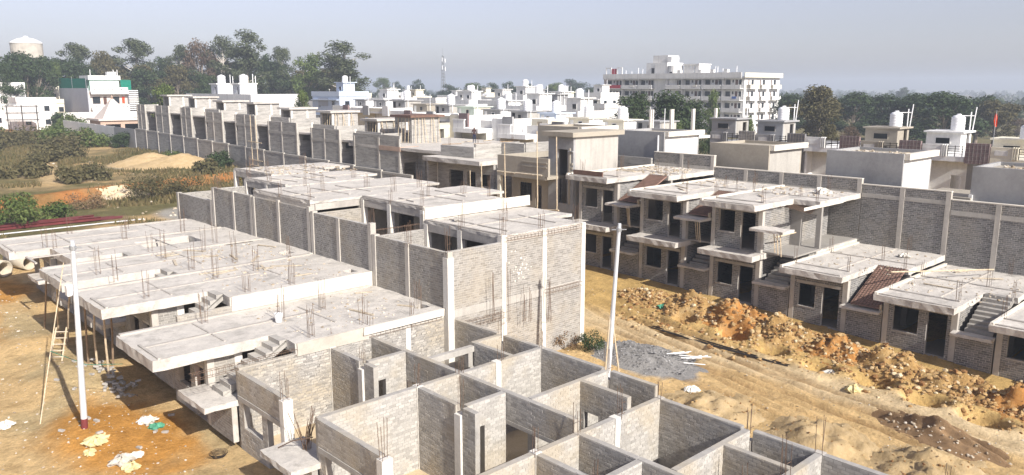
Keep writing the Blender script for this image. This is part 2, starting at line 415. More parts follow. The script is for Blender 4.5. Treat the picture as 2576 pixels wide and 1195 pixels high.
    def finish(s):
        """bricks: the ones that show largest are objects of their own, the rest one mesh"""
        if not s.br: return
        L = s.br
        if s.single:
            def score(b):
                m_ = (b[3] + b[4]) / 2; x, y = (m_, b[2]) if b[1] == 'x' else (b[2], m_)
                d2 = x * x + y * y + (CAM_H - b[5]) ** 2
                return d2 * (1.0 if b[5] > s.seen else 4.0) + rnd.uniform(0, 60)
            L = sorted(L, key=score); own, rest = L[:s.single], L[s.single:]
            for wobj, ax, c, e0, e1, q0, q1 in own:
                o = bpy.data.objects.new('brick', BRICK[ax][s.bm]); C.objects.link(o)
                o.location = ((e0 + e1) / 2, c, (q0 + q1) / 2) if ax == 'x' else (c, (e0 + e1) / 2, (q0 + q1) / 2)
                o.scale = (e1 - e0, 1, q1 - q0) if ax == 'x' else (1, e1 - e0, q1 - q0)
                attach(o, wobj)
        else: rest = L
        n = len(rest); V = np.zeros((n, 8, 3)); F = np.array([(4, 5, 7, 6), (0, 1, 5, 4), (2, 6, 7, 3), (0, 4, 6, 2), (1, 3, 7, 5)])
        for i, (wobj, ax, c, e0, e1, q0, q1) in enumerate(rest):
            pr = .008 + rnd.uniform(-.004, .004) if ax == 'x' else .006 + rnd.uniform(-.003, .003)
            g = ((e0, q0, .01), (e1, q0, .01), (e0, q1, .01), (e1, q1, .01), (e0 + .004, q0 + .004, -pr), (e1 - .004, q0 + .004, -pr), (e0 + .004, q1 - .004, -pr), (e1 - .004, q1 - .004, -pr))
            for k, (a, z, d) in enumerate(g): V[i, k] = (a, c + d, z) if ax == 'x' else (c + d, a, z)
        V[:, 4:, :] += rng.uniform(-.001, .001, (n, 4, 3))
        FF = (F[None] + 8 * np.arange(n)[:, None, None]).reshape(-1, 4)
        me = bpy.data.meshes.new('brickwork'); me.vertices.add(n * 8); me.vertices.foreach_set('co', V.reshape(-1))
        me.loops.add(len(FF) * 4); me.loops.foreach_set('vertex_index', FF.reshape(-1)); me.polygons.add(len(FF))
        me.polygons.foreach_set('loop_start', np.arange(0, len(FF) * 4, 4)); me.update(calc_edges=True); me.shade_flat(); me.materials.append(MATS[s.bm])
        o = bpy.data.objects.new('brickwork', me); C.objects.link(o); o['kind'] = 'stuff'; attach(o, s.o)
    seen = -9
BRICK = {'x': {}, 'y': {}}
for _m in ('brick', 'brick_shaded', 'brick_grey'):
    for _ax in 'xy':
        g = [(-.5, .01, -.5), (.5, .01, -.5), (-.5, .01, .5), (.5, .01, .5), (-.485, -.007, -.46), (.485, -.006, -.46), (-.485, -.006, .46), (.485, -.007, .46)]
        if _ax == 'y': g = [(b if b > 0 else b * .5, a, c) for a, b, c in g]
        me = bpy.data.meshes.new('brick'); me.from_pydata(g, [], [(4, 5, 7, 6), (0, 1, 5, 4), (2, 6, 7, 3), (0, 4, 6, 2), (1, 3, 7, 5)]); me.materials.append(MATS[_m]); BRICK[_ax][_m] = me

def vnoise(x, y, seed=0):
    x = np.asarray(x, float); y = np.asarray(y, float)
    xi = np.floor(x).astype(int); yi = np.floor(y).astype(int); fx = x - xi; fy = y - yi
    def h(a, b): 
        q = (a * 374761393 + b * 668265263 + seed * 974711) & 0x7fffffff; q = (q ^ (q >> 13)) * 1274126177 & 0x7fffffff
        return ((q ^ (q >> 16)) & 0xffff) / 65535.0
    sx = fx * fx * (3 - 2 * fx); sy = fy * fy * (3 - 2 * fy)
    return (h(xi, yi) * (1 - sx) + h(xi + 1, yi) * sx) * (1 - sy) + (h(xi, yi + 1) * (1 - sx) + h(xi + 1, yi + 1) * sx) * sy
def fbm(x, y, o=4, seed=0):
    r = 0; a = .5
    for i in range(o): r = r + a * vnoise(np.asarray(x) * 2 ** i, np.asarray(y) * 2 ** i, seed + i); a *= .5
    return r

# ---------------------------------------------------------------- the ground
def sm(x, a, b): t = np.clip((x - a) / (b - a), 0, 1); return t * t * (3 - 2 * t)
PITS = [(35.4, 20.8, .75), (34.9, 18.3, .7), (34.5, 15.7, .7), (34.6, 13.2, .85), (34.2, 10.9, .85), (33.9, 8.6, .85), (35.6, 24.0, .6)]
def gz(x, y):
    x = np.asarray(x, float); y = np.asarray(y, float)
    zl = np.interp(y, [-200, 0, 15, 21, 30, 45, 60, 86, 140, 200, 260, 420, 700, 9000], [-.9, -.9, -.35, 0, .05, .5, .9, 1.2, 1.65, 2.6, 5.0, 6, 2, 0])
    zr = np.interp(y, [-200, 0, 12, 26, 45, 86, 140, 200, 420, 700, 9000], [-.1, -.1, .0, .05, .6, 1.3, 1.65, 2.3, 3, 1, 0])
    z = zl + (zr - zl) * sm(x, 20, 23)
    z = z + np.clip(.055 * (y - 8), 0, .9) * sm(x, 32.5, 38.5) * (1 - sm(y, 40, 60))
    z = z * (1 - sm(np.hypot(x, y), 300, 900) * (x > 100))
    bank = 90 + .3 * (x - 20) + 1.6 * (fbm(x * .2, y * .0, 3, 5) - .5)
    z = z + 1.15 * sm(y, bank, bank + .9) * sm(x, 11, 15)
    z = z + .13 * (fbm(x * .5, y * .5, 4, 1) - .5) + .07 * (fbm(x * 1.7, y * 1.7, 2, 77) - .5) * (np.hypot(x, y) < 70) + .25 * (fbm(x * .09, y * .09, 3, 2) - .5)
    # loose earth in the left lane
    z = z + .55 * np.exp(-(((x - 8.6) / 1.6) ** 2 + ((y - 37.5) / 2.6) ** 2)) + .35 * np.exp(-(((x - 7.4) / 1.3) ** 2 + ((y - 31) / 2.4) ** 2)) + .5 * np.exp(-(((x - 8.2) / 1.8) ** 2 + ((y - 43.5) / 2.2) ** 2))
    for px, py, r in PITS:
        d = np.hypot((x - px) * 1.0, (y - py) * .85); z = z - .75 * (1 - sm(d, r * .55, r)) + .12 * np.exp(-((d - r * 1.25) / .3) ** 2)
    # wheel tracks on the sandy road
    for k, x0, sl, wv, dep in TRACKS:
        cx_ = x0 + sl * (y - 16) + wv * np.sin(y * .35 + k)
        m_ = sm(y, 5.5, 8) * (1 - sm(y, 26, 34)) * (x > 23)
        z = z - dep * m_ * np.exp(-((x - cx_) / .15) ** 2) + dep * .55 * m_ * np.exp(-((np.abs(x - cx_) - .3) / .12) ** 2)
    return z
TRACKS = [(i, 28.2 + i * .42 + rnd.uniform(-.15, .15), rnd.uniform(.12, .30), rnd.uniform(-.35, .4), rnd.uniform(.06, .16)) for i in range(13)]
def soil(x, y):
    n1 = fbm(x * .35, y * .35, 4, 11); n2 = fbm(x * .12, y * .12, 3, 12); n3 = fbm(x * 1.1, y * 1.1, 3, 13)
    def mixc(c, d, t): return c * (1 - t[..., None]) + np.array(d) * t[..., None]
    c = np.ones(x.shape + (3,)) * np.array((.50, .355, .18))
    left = 1 - sm(x, 19, 22)
    c = mixc(c, (.42, .325, .18), left * sm(n1, .42, .6))
    o_ = np.maximum(np.exp(-(((x - 8.2) / 2.8) ** 2 + ((y - 30) / 5.0) ** 2)), .9 * np.exp(-(((x - 6) / 2.5) ** 2 + ((y - 50) / 7) ** 2)))
    o_ = np.maximum(o_, .9 * np.exp(-(((x - 9) / 2.6) ** 2 + ((y - 56) / 4) ** 2)))
    c = mixc(c, (.44, .225, .06), left * sm(o_ + .5 * (n3 - .5), .28, .7))
    c = mixc(c, (.24, .205, .11), left * sm(n2, .55, .7) * .5 * (y < 45))
    right = sm(x, 21, 23) * (y < 60)
    c = mixc(c, (.53, .375, .185), right)
    c = mixc(c, (.54, .43, .27), right * sm(np.exp(-((x - 32.6) / 1.5) ** 2) + .6 * (n1 - .5), .3, .7) * .8)
    c = mixc(c, (.40, .27, .10), right * sm(x, 33.2, 35) * .8)
    dp = np.exp(-(((x - 30.8) / 1.0) ** 2 + ((y - 9) / 2.6) ** 2)); c = mixc(c, (.20, .125, .065), right * sm(dp + .6 * (n3 - .5), .4, .65))
    c = mixc(c, (.27, .26, .245), right * sm(np.exp(-(((x - 29.6) / 2.0) ** 2 + ((y - 22) / 3.2) ** 2)) + .5 * (n3 - .5), .35, .55))
    fld = sm(y, 62, 68)
    c = mixc(c, (.25, .195, .10), fld * sm(n1, .25, .55)); c = mixc(c, (.15, .135, .06), fld * sm(n2, .38, .55))
    path = np.exp(-((x - (24 + (y - 105) * .28 + 2 * np.sin(y * .09))) / 1.6) ** 2) * (y > 100) * (y < 190)
    c = mixc(c, (.52, .385, .21), fld * sm(path, .3, .7))
    gp = np.exp(-(((x - 38) / 6) ** 2 + ((y - 112) / 5.5) ** 2)); c = mixc(c, (.42, .37, .27), fld * sm(gp, .3, .6))
    gp = np.exp(-(((x - 29.5) / 4) ** 2 + ((y - 76) / 5) ** 2)); c = mixc(c, (.36, .34, .30), sm(gp, .3, .6))
    bank = 90 + .3 * (x - 20); bk = sm(y, bank - 1.2, bank) * (1 - sm(y, bank + 1.0, bank + 2)) * sm(x, 11, 15)
    c = mixc(c, (.34, .15, .05), bk * np.clip(1.6 * n3 + .1, .3, 1))
    lb = sm(y, 185, 195) * (1 - sm(y, 230, 250)) * (x < 56) * (x > 20); c = mixc(c, (.46, .22, .08), lb * .8)
    c = mixc(c, (.11, .12, .06), sm(np.hypot(x, y), 240, 330))
    for k, x0, sl, wv, dep in TRACKS:
        cx_ = x0 + sl * (y - 16) + wv * np.sin(y * .35 + k); t_ = np.exp(-((x - cx_) / .17) ** 2) * sm(y, 5.5, 8) * (1 - sm(y, 24, 30)) * (x > 23) * min(1, dep * 8)
        c = mixc(c, (.29, .185, .085), t_ * np.clip(.25 + 1.1 * n1, 0, 1) * .8)
    c = mixc(c, (.16, .14, .07), sm(x, 78, 100))
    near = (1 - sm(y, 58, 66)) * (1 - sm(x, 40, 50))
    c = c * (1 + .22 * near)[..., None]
    return np.clip(c, 0, 1)
def lines(spec):
    o = []
    for a, b, st in spec: o += list(np.arange(a, b, st))
    return np.array(sorted(set(o)))
GX = lines([(-9000, -1000, 2000), (-1000, -100, 150), (-100, -10, 10), (-10, 3, 1), (3, 13, .3), (13, 23, .8), (23, 39, .13), (39, 60, 1), (60, 200, 4), (200, 1000, 40), (1000, 9001, 800)])
GY = lines([(-9000, -1000, 2000), (-1000, -100, 150), (-100, 0, 10), (0, 5, 1), (5, 34, .2), (34, 46, .3), (46, 84, .7), (84, 104, .35), (104, 220, 1.5), (220, 400, 8), (400, 1000, 50), (1000, 9001, 800)])
gx, gy = np.meshgrid(GX, GY, indexing='ij'); Z = gz(gx, gy); nx, ny = gx.shape
me = bpy.data.meshes.new('ground'); co = np.stack([gx, gy, Z], -1).reshape(-1, 3)
idx = (np.arange(nx - 1)[:, None] * ny + np.arange(ny - 1)[None]).reshape(-1)
FF = np.stack([idx, idx + ny, idx + ny + 1, idx + 1], 1)
me.vertices.add(len(co)); me.vertices.foreach_set('co', co.reshape(-1)); me.loops.add(FF.size); me.loops.foreach_set('vertex_index', FF.reshape(-1))
me.polygons.add(len(FF)); me.polygons.foreach_set('loop_start', np.arange(0, FF.size, 4)); me.polygons.foreach_set('use_smooth', np.ones(len(FF), bool)); me.update(calc_edges=True)
ca = me.color_attributes.new('soil', 'FLOAT_COLOR', 'POINT')
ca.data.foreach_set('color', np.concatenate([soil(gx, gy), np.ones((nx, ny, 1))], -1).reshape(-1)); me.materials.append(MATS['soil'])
ground = bpy.data.objects.new('ground', me); C.objects.link(ground); ground['kind'] = 'structure'
def g1(x, y): return float(gz(np.array([x]), np.array([y]))[0])

def rocks(name, mat, pts, r0, r1, parent=None, flat=.7):
    """many small stones as one mesh"""
    p_ = (1 + 5 ** .5) / 2
    base = np.array([(-1, p_, 0), (1, p_, 0), (-1, -p_, 0), (1, -p_, 0), (0, -1, p_), (0, 1, p_), (0, -1, -p_), (0, 1, -p_), (p_, 0, -1), (p_, 0, 1), (-p_, 0, -1), (-p_, 0, 1)]) / 1.9
    F = np.array([(0, 11, 5), (0, 5, 1), (0, 1, 7), (0, 7, 10), (0, 10, 11), (1, 5, 9), (5, 11, 4), (11, 10, 2), (10, 7, 6), (7, 1, 8), (3, 9, 4), (3, 4, 2), (3, 2, 6), (3, 6, 8), (3, 8, 9), (4, 9, 5), (2, 4, 11), (6, 2, 10), (8, 6, 7), (9, 8, 1)])
    n = len(pts); V = base[None] * rng.uniform(.72, 1.2, (n, 12, 1)) * rng.uniform(.65, 1.2, (n, 1, 3))
    th = rng.uniform(0, 6.28, n); r = r0 + (r1 - r0) * rng.random(n) ** 2.2
    c_, s_ = np.cos(th)[:, None], np.sin(th)[:, None]
    X = V[..., 0] * c_ - V[..., 1] * s_; Y = V[..., 0] * s_ + V[..., 1] * c_
    P = np.stack([X, Y, V[..., 2] * flat], -1) * r[:, None, None] + np.array(pts)[:, None]
    o = mesh_obj(name, P.reshape(-1, 3), [tuple(f) for f in (F[None] + 12 * np.arange(n)[:, None, None]).reshape(-1, 3).tolist()], mat, parent)
    return o
def heap(name, label, cat, x, y, rx, ry, h, mat, group=None, rough=.25, seed=0, stones=0, sr=(.04, .16), stmat='clod', rot=0, peaks=None):
    n = 44; t = np.linspace(-1.35, 1.35, n); A_, B_ = np.meshgrid(t, t, indexing='ij')
    if peaks is None: H_ = np.exp(-1.9 * (A_ ** 2 + B_ ** 2)) * 1.08
    else: H_ = np.max([ph * np.clip(1 - np.hypot((A_ - pa) / pr, (B_ - pb) / pr), 0, 1) ** .9 for pa, pb, pr, ph in peaks], 0)
    wx = x + A_ * rx * math.cos(rot) - B_ * ry * math.sin(rot); wy = y + A_ * rx * math.sin(rot) + B_ * ry * math.cos(rot)
    nn = fbm(wx * 1.6, wy * 1.6, 4, seed) - .5
    edge = np.clip(H_ * 3, 0, 1)
    hh = h * H_ * (1 + rough * 2.2 * nn) + rough * .5 * h * edge * (fbm(wx * 4.5, wy * 4.5, 3, seed + 9) - .5) - .10
    z = gz(wx, wy) + hh
    root = thing(name, label, cat, (x, y, g1(x, y)), group)
    vs = np.stack([wx, wy, z], -1).reshape(-1, 3)
    fs = [(i * n + j, (i + 1) * n + j, (i + 1) * n + j + 1, i * n + j + 1) for i in range(n - 1) for j in range(n - 1)]
    mesh_obj('mound', vs, fs, mat, root, True)
    if stones:
        k = rng.choice(n * n, stones * 3); k = [q for q in k if hh.reshape(-1)[q] > .02][:stones]
        pts = vs[k] + rng.uniform(-.05, .05, (len(k), 3))
        o = rocks('clods', stmat, pts, sr[0], sr[1], root); o['kind'] = 'stuff'
    return root

# ---------------------------------------------------------------- near block: roofless houses of bare brick walls
PITCH = 5.7
ORD = {5: 'farthest', 6: 'second', 7: 'third', 8: 'nearest'}
def roofless(k, y0, zt, z0, label):
    y1 = y0 + PITCH
    H = House('roofless_house', label, 'unfinished house', (11, y0, z0), 'roofless brick houses in the foreground', single=300); H.seen = zt - 1.5
    lt = zt - .95                                             # underside of the lintel band
    # the cross wall shared with the next house beyond
    H.wall('x', y1, 11.25, 21.2, z0, zt)
    H.col(14.98, y1 - .05, z0, zt + .02, .26, .3, 'column_pale'); H.col(18.6, y1 - .035, z0, zt + .01, .26, .28, 'column_pale')
    # front wall with a window and a door under the lintel band
    H.wall('y', 11.2, y0 + 2.05 + .24, y1 - .01, z0, zt, op=[(y0 + 2.45, y0 + 3.45, z0 + .02, lt - .12), (y0 + 3.85, y1 - .42, z0 + .95, lt - .12)])
    H.box('lintel', 11.17, 11.42, y0 + 2.32, y1 - .04, lt - .12, lt + .06, 'cement_light')
    H.col(11.1, y0 + 2.02, z0, zt - .04, .36, .27, 'column_pale')
    # bath room and its stub wall
    H.wall('y', 15.0, y0 + 3.62, y1 - .01, z0, zt)
    H.col(14.93, y0 + 3.32, z0, zt - .26, .3, .3, 'column_pale')
    H.wall('y', 15.02, y0 + 2.68, y0 + 3.3, z0, zt - .02)
    H.wall('x', y0 + 3.3, 15.23, 16.9, z0, zt, op=[(15.25, 15.95, z0 + .02, lt + .1)])
    H.wall('y', 16.9, y0 + 3.52, y1 - .01, z0, zt)
    # beam wall over the wide opening to the kitchen
    H.wall('y', 16.92, y0 + .22, y0 + 3.5, lt, zt); H.box('lintel', 16.9, 17.14, y0 + .22, y0 + 3.48, lt - .16, lt - .01, 'cement_light')
    H.wall('y', 16.95, y0 + .22, y0 + .55, z0, lt - .16)
    # bed room wall, wash room wall, back wall
    if k == 5:
        H.wall('x', y0 + 2.3, 19.5, 21.0, z0, zt); H.wall('x', y0 + 2.3, 17.15, 19.48, z0, lt, op=[(18.5, 19.3, z0 + .02, lt)])
        H.box('lintel', 17.1, 19.5, y0 + 2.27, y0 + 2.5, zt - .35, zt - .12, 'cement_light')
        H.box('door_post', 19.2, 19.42, y0 + 2.28, y0 + 2.47, lt, zt - .352, 'cement_light')
    else: H.wall('x', y0 + 2.3, 17.15, 21.0, z0, zt)
    H.wall('y', 19.5, y0 + .22, y0 + 2.29, z0, zt, op=[(y0 + 1.45, y0 + 2.1, z0 + .02, lt - .1)])
    H.wall('y', 21.0, y0 + 2.62, y1 - .01, z0, zt); H.wall('y', 21.0, y0 + .22, y0 + 2.2, z0, zt)
    H.col(20.98, y0 + 2.24, z0, zt - .35, .25, .34); H.col(21.0, y1 + .21 - .24, z0, zt + .015, .24, .28)
    H.slab(11.4, 21.0, y0 + .2, y1, z0 + .12, .14, name='floor_slab', mat='sand_pale', step=1.2)
    # raised landing before the stair bay
    H.slab(10.2, 11.75, y0 - .1, y0 + 2.0, z0 + 1.6, .2, name='landing')
    H.wall('y', 10.95, y0 + .0, y0 + 1.95, z0, z0 + 1.38); H.wall('y', 11.25, y0 - .1, y0 + 2.0, z0, z0 + 1.38, bricks=False)
    for (x, y) in ((11.25, y0 + 2.15), (15.05, y0 + 3.45), (16.95, y1 + .1), (19.0, y1 + .1), (21.1, y0 + 2.4), (21.1, y1 + .1), (15.1, y1 + .1)):
        H.rebar(x, y, zt - .05, rnd.uniform(.6, 1.25), rnd.choice([3, 4, 4, 5]))
    return H
UN = {}
UN[5] = roofless(5, 20.7, 3.0, 0.0, 'roofless brick house with a red beam cage, beside the slab-roofed house with open stairs')
UN[6] = roofless(6, 15.0, 3.0, -.1, 'roofless brick house with a narrow dark doorway, in the middle of the foreground')
UN[7] = roofless(7, 9.3, 2.6, -.45, 'low roofless brick house at the bottom edge, beside the sand heaps')
UN[8] = roofless(8, 3.6, 2.6, -.5, 'nearest roofless brick house, mostly below the bottom edge of the picture')
# beam cages waiting for concrete on the cross wall towards the roofed house
def cage(H, x0, x1, y, z, wd=.2, hh=.22, mat='rebar'):
    m_ = MB(); L = x1 - x0
    for dy in (0, wd):
        for dz in (0, hh): m_.tube([(x0, y + dy, z + dz + rnd.uniform(-.02, .02)), (x0 + L * .5, y + dy, z + dz - .02), (x1, y + dy, z + dz)], .009, 4)
    n = int(L / .22)
    for i in range(n):
        x = x0 + L * (i + .5) / n + rnd.uniform(-.03, .03)
        for a, b in (((0, 0), (wd, 0)), ((wd, 0), (wd, hh)), ((wd, hh), (0, hh)), ((0, hh), (0, 0))):
            m_.tube([(x, y + a[0], z + a[1]), (x, y + b[0], z + b[1])], .006, 3, cap=False)
    return m_.build('beam_cage', mat, H.o)
cage(UN[5], 9.6, 13.6, 26.43, 3.03); cage(UN[5], 13.5, 20.6, 26.38, 3.04, .16)
MB().tube([(10.7, 22.4, 1.62), (10.95, 21.9, 1.95), (11.3, 21.2, 2.2)], .02, 5).build('rebar', 'rebar', UN[5].o)
m_ = MB()
for i in range(16):
    a = rnd.uniform(0, 6.28); q = rnd.uniform(.2, .6)
    m_.tube([(11.35 + rnd.uniform(-.12, .12), 21.7 + rnd.uniform(-.12, .12), 1.6), (11.35 + q * math.cos(a), 21.7 + q * math.sin(a), 1.6 + rnd.uniform(.7, 1.35))], .011, 4)
m_.build('rebar', 'rebar', UN[5].o)
for k in UN: UN[k].finish()

# ---------------------------------------------------------------- near block: one-storey houses with cast slabs
def slabhouse(label, y0, zt, z0, over=True, bay=2.1, last=False, extra=()):
    y1 = y0 + PITCH; xf, xb = 11.0, 20.75
    H = House('slab_roofed_house', label, 'unfinished house', (11, y0, z0), 'one-storey houses with raw concrete slab roofs', 'brick_grey', 'mortar_pale'); zs = zt - .42
    H.wall('y', xf, y0 + bay + .24, y1 - .01, z0, zs, op=[(y0 + bay + .45, y0 + bay + 1.35, z0 + .02, z0 + 2.15), (y0 + bay + 1.8, y1 - .55, z0 + .95, z0 + 2.15)])
    H.wall('x', y0 + bay, xf + .25, xf + 2.75, z0, zs, op=[(xf + 1.35, xf + 2.7, z0 + .1, zs - .02)])
    H.col(xf + 1.05, y0 + bay - .03, z0, zs, .3, .27, 'column_pale'); H.col(xf - .03, y0 + bay - .02, z0, zs, .27, .25)
    H.wall('y', xf + 2.75, y0 + .2, y0 + bay, z0, zs, op=[(y0 + .4, y0 + 1.3, z0 + .05, z0 + 2.1)])
    H.wall('x', y0, xf + .3, xb, z0, zs); H.wall('y', xb - .21, y0 + .2, y1, z0, zs, bricks=False)
    H.wall('y', 15.5, y0 + .2, y1 - .01, z0, zs, bricks=False, op=[(y0 + 1.0, y0 + 1.9, z0, z0 + 2.1)])
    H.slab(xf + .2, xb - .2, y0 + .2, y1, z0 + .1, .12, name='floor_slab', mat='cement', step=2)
    hx = [(xf - 2.1, xf + 2.55, y0 - .01, y0 + bay - .45)] + list(extra)
    if not over: hx.append((xf - 2.1, xf - .28, y0, y1))
    H.slab(xf - 2.1, xb, y0, y1, zt, .42, hx)
    # landing and stair in the bay
    H.slab(9.95, 11.6, y0 + .02, y0 + 2.45, z0 + 1.6, .2, name='landing'); H.wall('y', 10.95, y0 + .05, y0 + 2.0, z0, z0 + 1.38)
    H.stair(10.95, 13.55, y0 + .72, y0 + 1.68, z0 + 1.6, zt, 9)
    for x in (12.0 + rnd.uniform(-.5, .5), 16.2 + rnd.uniform(-1.5, 1.5)): H.ridge(x, y0 + (bay if x < 13 else rnd.uniform(.3, 2.2)), x, y1 - rnd.uniform(.1, 1.6), zt, .08, .035)
    H.ridge(xf - 1.85, y1 - 1.9, xf - 1.85, y0 + bay - .4, zt, .1, .06)
    H.ridge(xf - 1.9, y0 + 3.4, 16.5, y0 + 3.4, zt, .16, .04)
    H.ridge(xf - 2.0, y1 - .12, xb - .3, y1 - .12, zt, .2, .07)
    return H
UH = {}
UH[4] = slabhouse('slab-roofed house with open concrete stairs and an orange cloth under its porch', 26.4, 3.5, .3, extra=[(19.75, 20.4, 27.0, 27.7)])
UH[3] = slabhouse('slab-roofed house with broken stairs, just behind the metal lamp pole', 32.1, 4.2, .75, extra=[(19.7, 20.2, 32.5, 33.2)])
UH[2] = slabhouse('slab-roofed house whose porch slab corner carries a small white lamp', 37.8, 4.25, .8, extra=[(19.3, 20.0, 38.5, 39.2), (18.2, 19.8, 43.0, 43.45)])
UH[1] = slabhouse('slab-roofed house with a long rectangular opening in its roof, porch not cast yet', 43.5, 4.2, .8, False, extra=[(14.7, 17.9, 45.6, 47.8)])
UH[0] = slabhouse('farthest slab-roofed house of the row, at the left edge of the picture', 49.2, 4.05, .8, bay=1.4)
for hk, pts in {1: [(14.6, 49.0), (14.5, 44.4), (18.0, 49.0), (18.1, 44.4), (10.9, 48.9)], 2: [(16.5, 42.1), (14.2, 41.6), (10.9, 38.4), (10.7, 40.3), (14.3, 38.2), (16.6, 38.4)],
                3: [(14.5, 35.8), (16.6, 36.0), (14.5, 32.5), (16.6, 32.4), (10.9, 34.4), (19.2, 37.6)], 4: [(16.7, 29.9), (14.6, 29.6), (12.1, 31.4), (14.4, 26.75), (16.8, 26.8), (19.9, 27.2)],
                0: [(10.7, 50.2), (13.0, 54.2), (16.2, 53.6)]}.items():
    for x, y in pts: UH[hk].rebar(x, y, {1: 4.2, 2: 4.25, 3: 4.2, 4: 3.5, 0: 4.05}[hk], rnd.uniform(1.05, 1.6), rnd.choice([4, 5, 6, 6]))
# slab edge band between the higher and the lower roof
UH[3].box('edge_band', 13.6, 20.7, 32.04, 32.1, 3.52, 4.19, 'limestone', .02)
UH[4].box('edge_band', 13.6, 16.8, 26.35, 26.4, 3.0, 3.49, 'rubble', .02)
UH[4].box('mortar_patch', 16.5, 20.6, 26.27, 26.34, 3.2, 3.53, 'limestone', .02)
for k in UH: UH[k].finish()

# ---------------------------------------------------------------- near block: two-storey houses backing on them
def tall(label, y0, y1, zr, zp, xr, xo, single=0, end=False, zg=0., cols=(), over_from=None):
    """xr: where the roof slab starts; xo: overhang towards the far road; zp: top of the wall on the party line"""
    H = House('two_storey_house', label, 'unfinished house', (21, y0, zg), 'two-storey brick houses of the near block', 'brick_grey', 'mortar_pale', single); H.seen = zp - 2.2
    z1 = zr - 3.1; zs = zr - .32
    ends = [y0] + list(cols) + [y1]
    if xr > 21.5 or zp < zs:
        H.wall('y', 20.76, y0 + .02, y1 - .02, z1 - .4, zp)
    else: H.wall('y', 20.76, y0 + .02, y1 - .02, z1 - .4, zs)
    for c in ends[:-1] + [ends[-1] - .28]: H.col(20.7, c, z1 - .5, min(zp, zs) + rnd.uniform(.0, .12), .3, .27)
    if end:
        H.wall('x', y0, 20.98, 23.85, zg, zp + .05); H.wall('x', y0, 23.87, 29.4, zg, zs - .02)
        H.col(23.85, y0 - .035, zg, zr + .02, .3, .3, 'column_pale'); H.col(26.5, y0 - .04, zg, zr + .01, .28, .3, 'column_pale'); H.col(29.3, y0 - .04, zg, zr - .02, .3, .3, 'column_pale')
        H.col(20.66, y0 - .04, zg, zp - .22, .34, .34, 'column_pale')
        H.box('ring_beam', 20.98, 29.42, y0 - .025, y0 + .05, z1 - .2, z1 + .16, 'cement_light', .01)
    else: H.wall('x', y0, 23.87, 30, z1, zs, bricks=False)
    H.slab(20.98, 29.4, y0 + .05, y1, z1, .15, name='floor_slab', step=1.4)
    xx = max(xr, 20.8)
    H.slab(xx, xo, y0, y1, zr, .14, [(29.5, xo + .1, y0 - .1, y0 + 2.2)])
    H.box('edge_beam', xx + .01, xx + .26, y0 + .02, y1 - .02, zr - .52, zr - .145, 'fascia', .012)
    H.box('edge_beam', xx + .3, 29.4, y0 + .015, y0 + .24, zr - .5, zr - .146, 'fascia', .012)
    if xr > 21.5:
        for c in ends: H.col(xx - .03, min(c, y1 - .3), z1, zr - .15, .28, .3, 'column_pale')
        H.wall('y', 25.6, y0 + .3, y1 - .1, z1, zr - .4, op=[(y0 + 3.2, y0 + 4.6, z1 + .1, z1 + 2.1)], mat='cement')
        H.wall('x', y1 - .02, 20.98, xx, z1, zp - .1, t=.2)
    H.wall('y', 29.3, y0 + .3, y1, zg, zr - .4, bricks=False)
    for q in range(3): H.ridge(xx + 1.2 + q * 1.75 + rnd.uniform(-.4, .4), y0 + rnd.uniform(.3, 2), xx + 1.2 + q * 1.75, y1 - rnd.uniform(.2, 2.2), zr, .1, .045)
    H.ridge(xx + .2, y0 + 3, xo - .4, y0 + 3, zr, .12, .05); H.ridge(xx + .12, y0 + .1, xx + .12, y1 - .1, zr, .16, .07)
    return H
VH = {}
VH[4] = tall('two-storey brick house with white splashes on its tall end wall, nearest of its row', 26.1, 32.0, 6.36, 6.0, 23.87, 31.0, 300, True, 0., (29.0,))
VH[3] = tall('two-storey house with a bright white slab edge, second from the tall end wall', 32.05, 37.9, 7.0, 6.45, 23.9, 31.5, 150, False, .2, (35.0,))
VH[2] = tall('two-storey house whose cast roof reaches the long grey brick wall', 38.0, 44.9, 7.0, 6.62, 20.7, 31.3, 150, False, .4, (41.5,))
VH[1] = tall('two-storey house behind the highest far part of the grey brick wall', 45.0, 50.8, 7.05, 6.62, 23.0, 31.2, 150, False, .5, (47.5,))
VH[0] = tall('farthest two-storey house of the near block, its roof strewn with debris', 50.9, 57.0, 7.1, 5.7, 25.0, 32.6, 0, False, .6)
VH[3].wall('x', 32.06, 23.9, 29.9, 6.3, 6.68, t=.05, mat='limestone'); VH[3].box('edge_band', 23.95, 31.45, 31.98, 32.04, 6.4, 6.98, 'limestone', .015)
cage(VH[4], 23.9, 29.3, 25.93, 6.1, .18); cage(VH[4], 21.2, 23.8, 25.75, 2.6, .2, .25); cage(VH[4], 26.6, 29.2, 25.8, 3.2, .16, .2)
cage(VH[3], 21.0, 23.9, 32.3, 5.85, .2, .3)
for hk, pts in {4: [(24.0, 26.2), (26.6, 26.3), (29.2, 26.4), (26.7, 29.0), (23.95, 29.1), (20.8, 26.2), (20.8, 29.1), (29.0, 31.5)], 3: [(24.0, 32.3), (24.0, 35.1), (26.6, 35.2), (29.0, 35), (29.2, 33), (20.85, 32.2)],
                2: [(20.9, 41.6), (20.9, 38.2), (23.6, 41.5), (26.5, 41.3), (24, 44.4), (28.8, 39), (26.5, 38.4)], 1: [(23.2, 47.6), (26.3, 47.5), (23.2, 50.5), (28.5, 46), (20.85, 49.9), (20.85, 50.3)], 0: [(26, 53.6), (29, 53.4), (26.2, 56.5), (30, 56)]}.items():
    for x, y in pts: VH[hk].rebar(x, y, {4: 6.3, 3: 6.95, 2: 6.95, 1: 7, 0: 7.05}[hk] if x > 22 or hk == 2 else {4: 5.9, 3: 6.4, 1: 6.6}[hk], rnd.uniform(.8, 1.3), rnd.choice([4, 5, 6]))
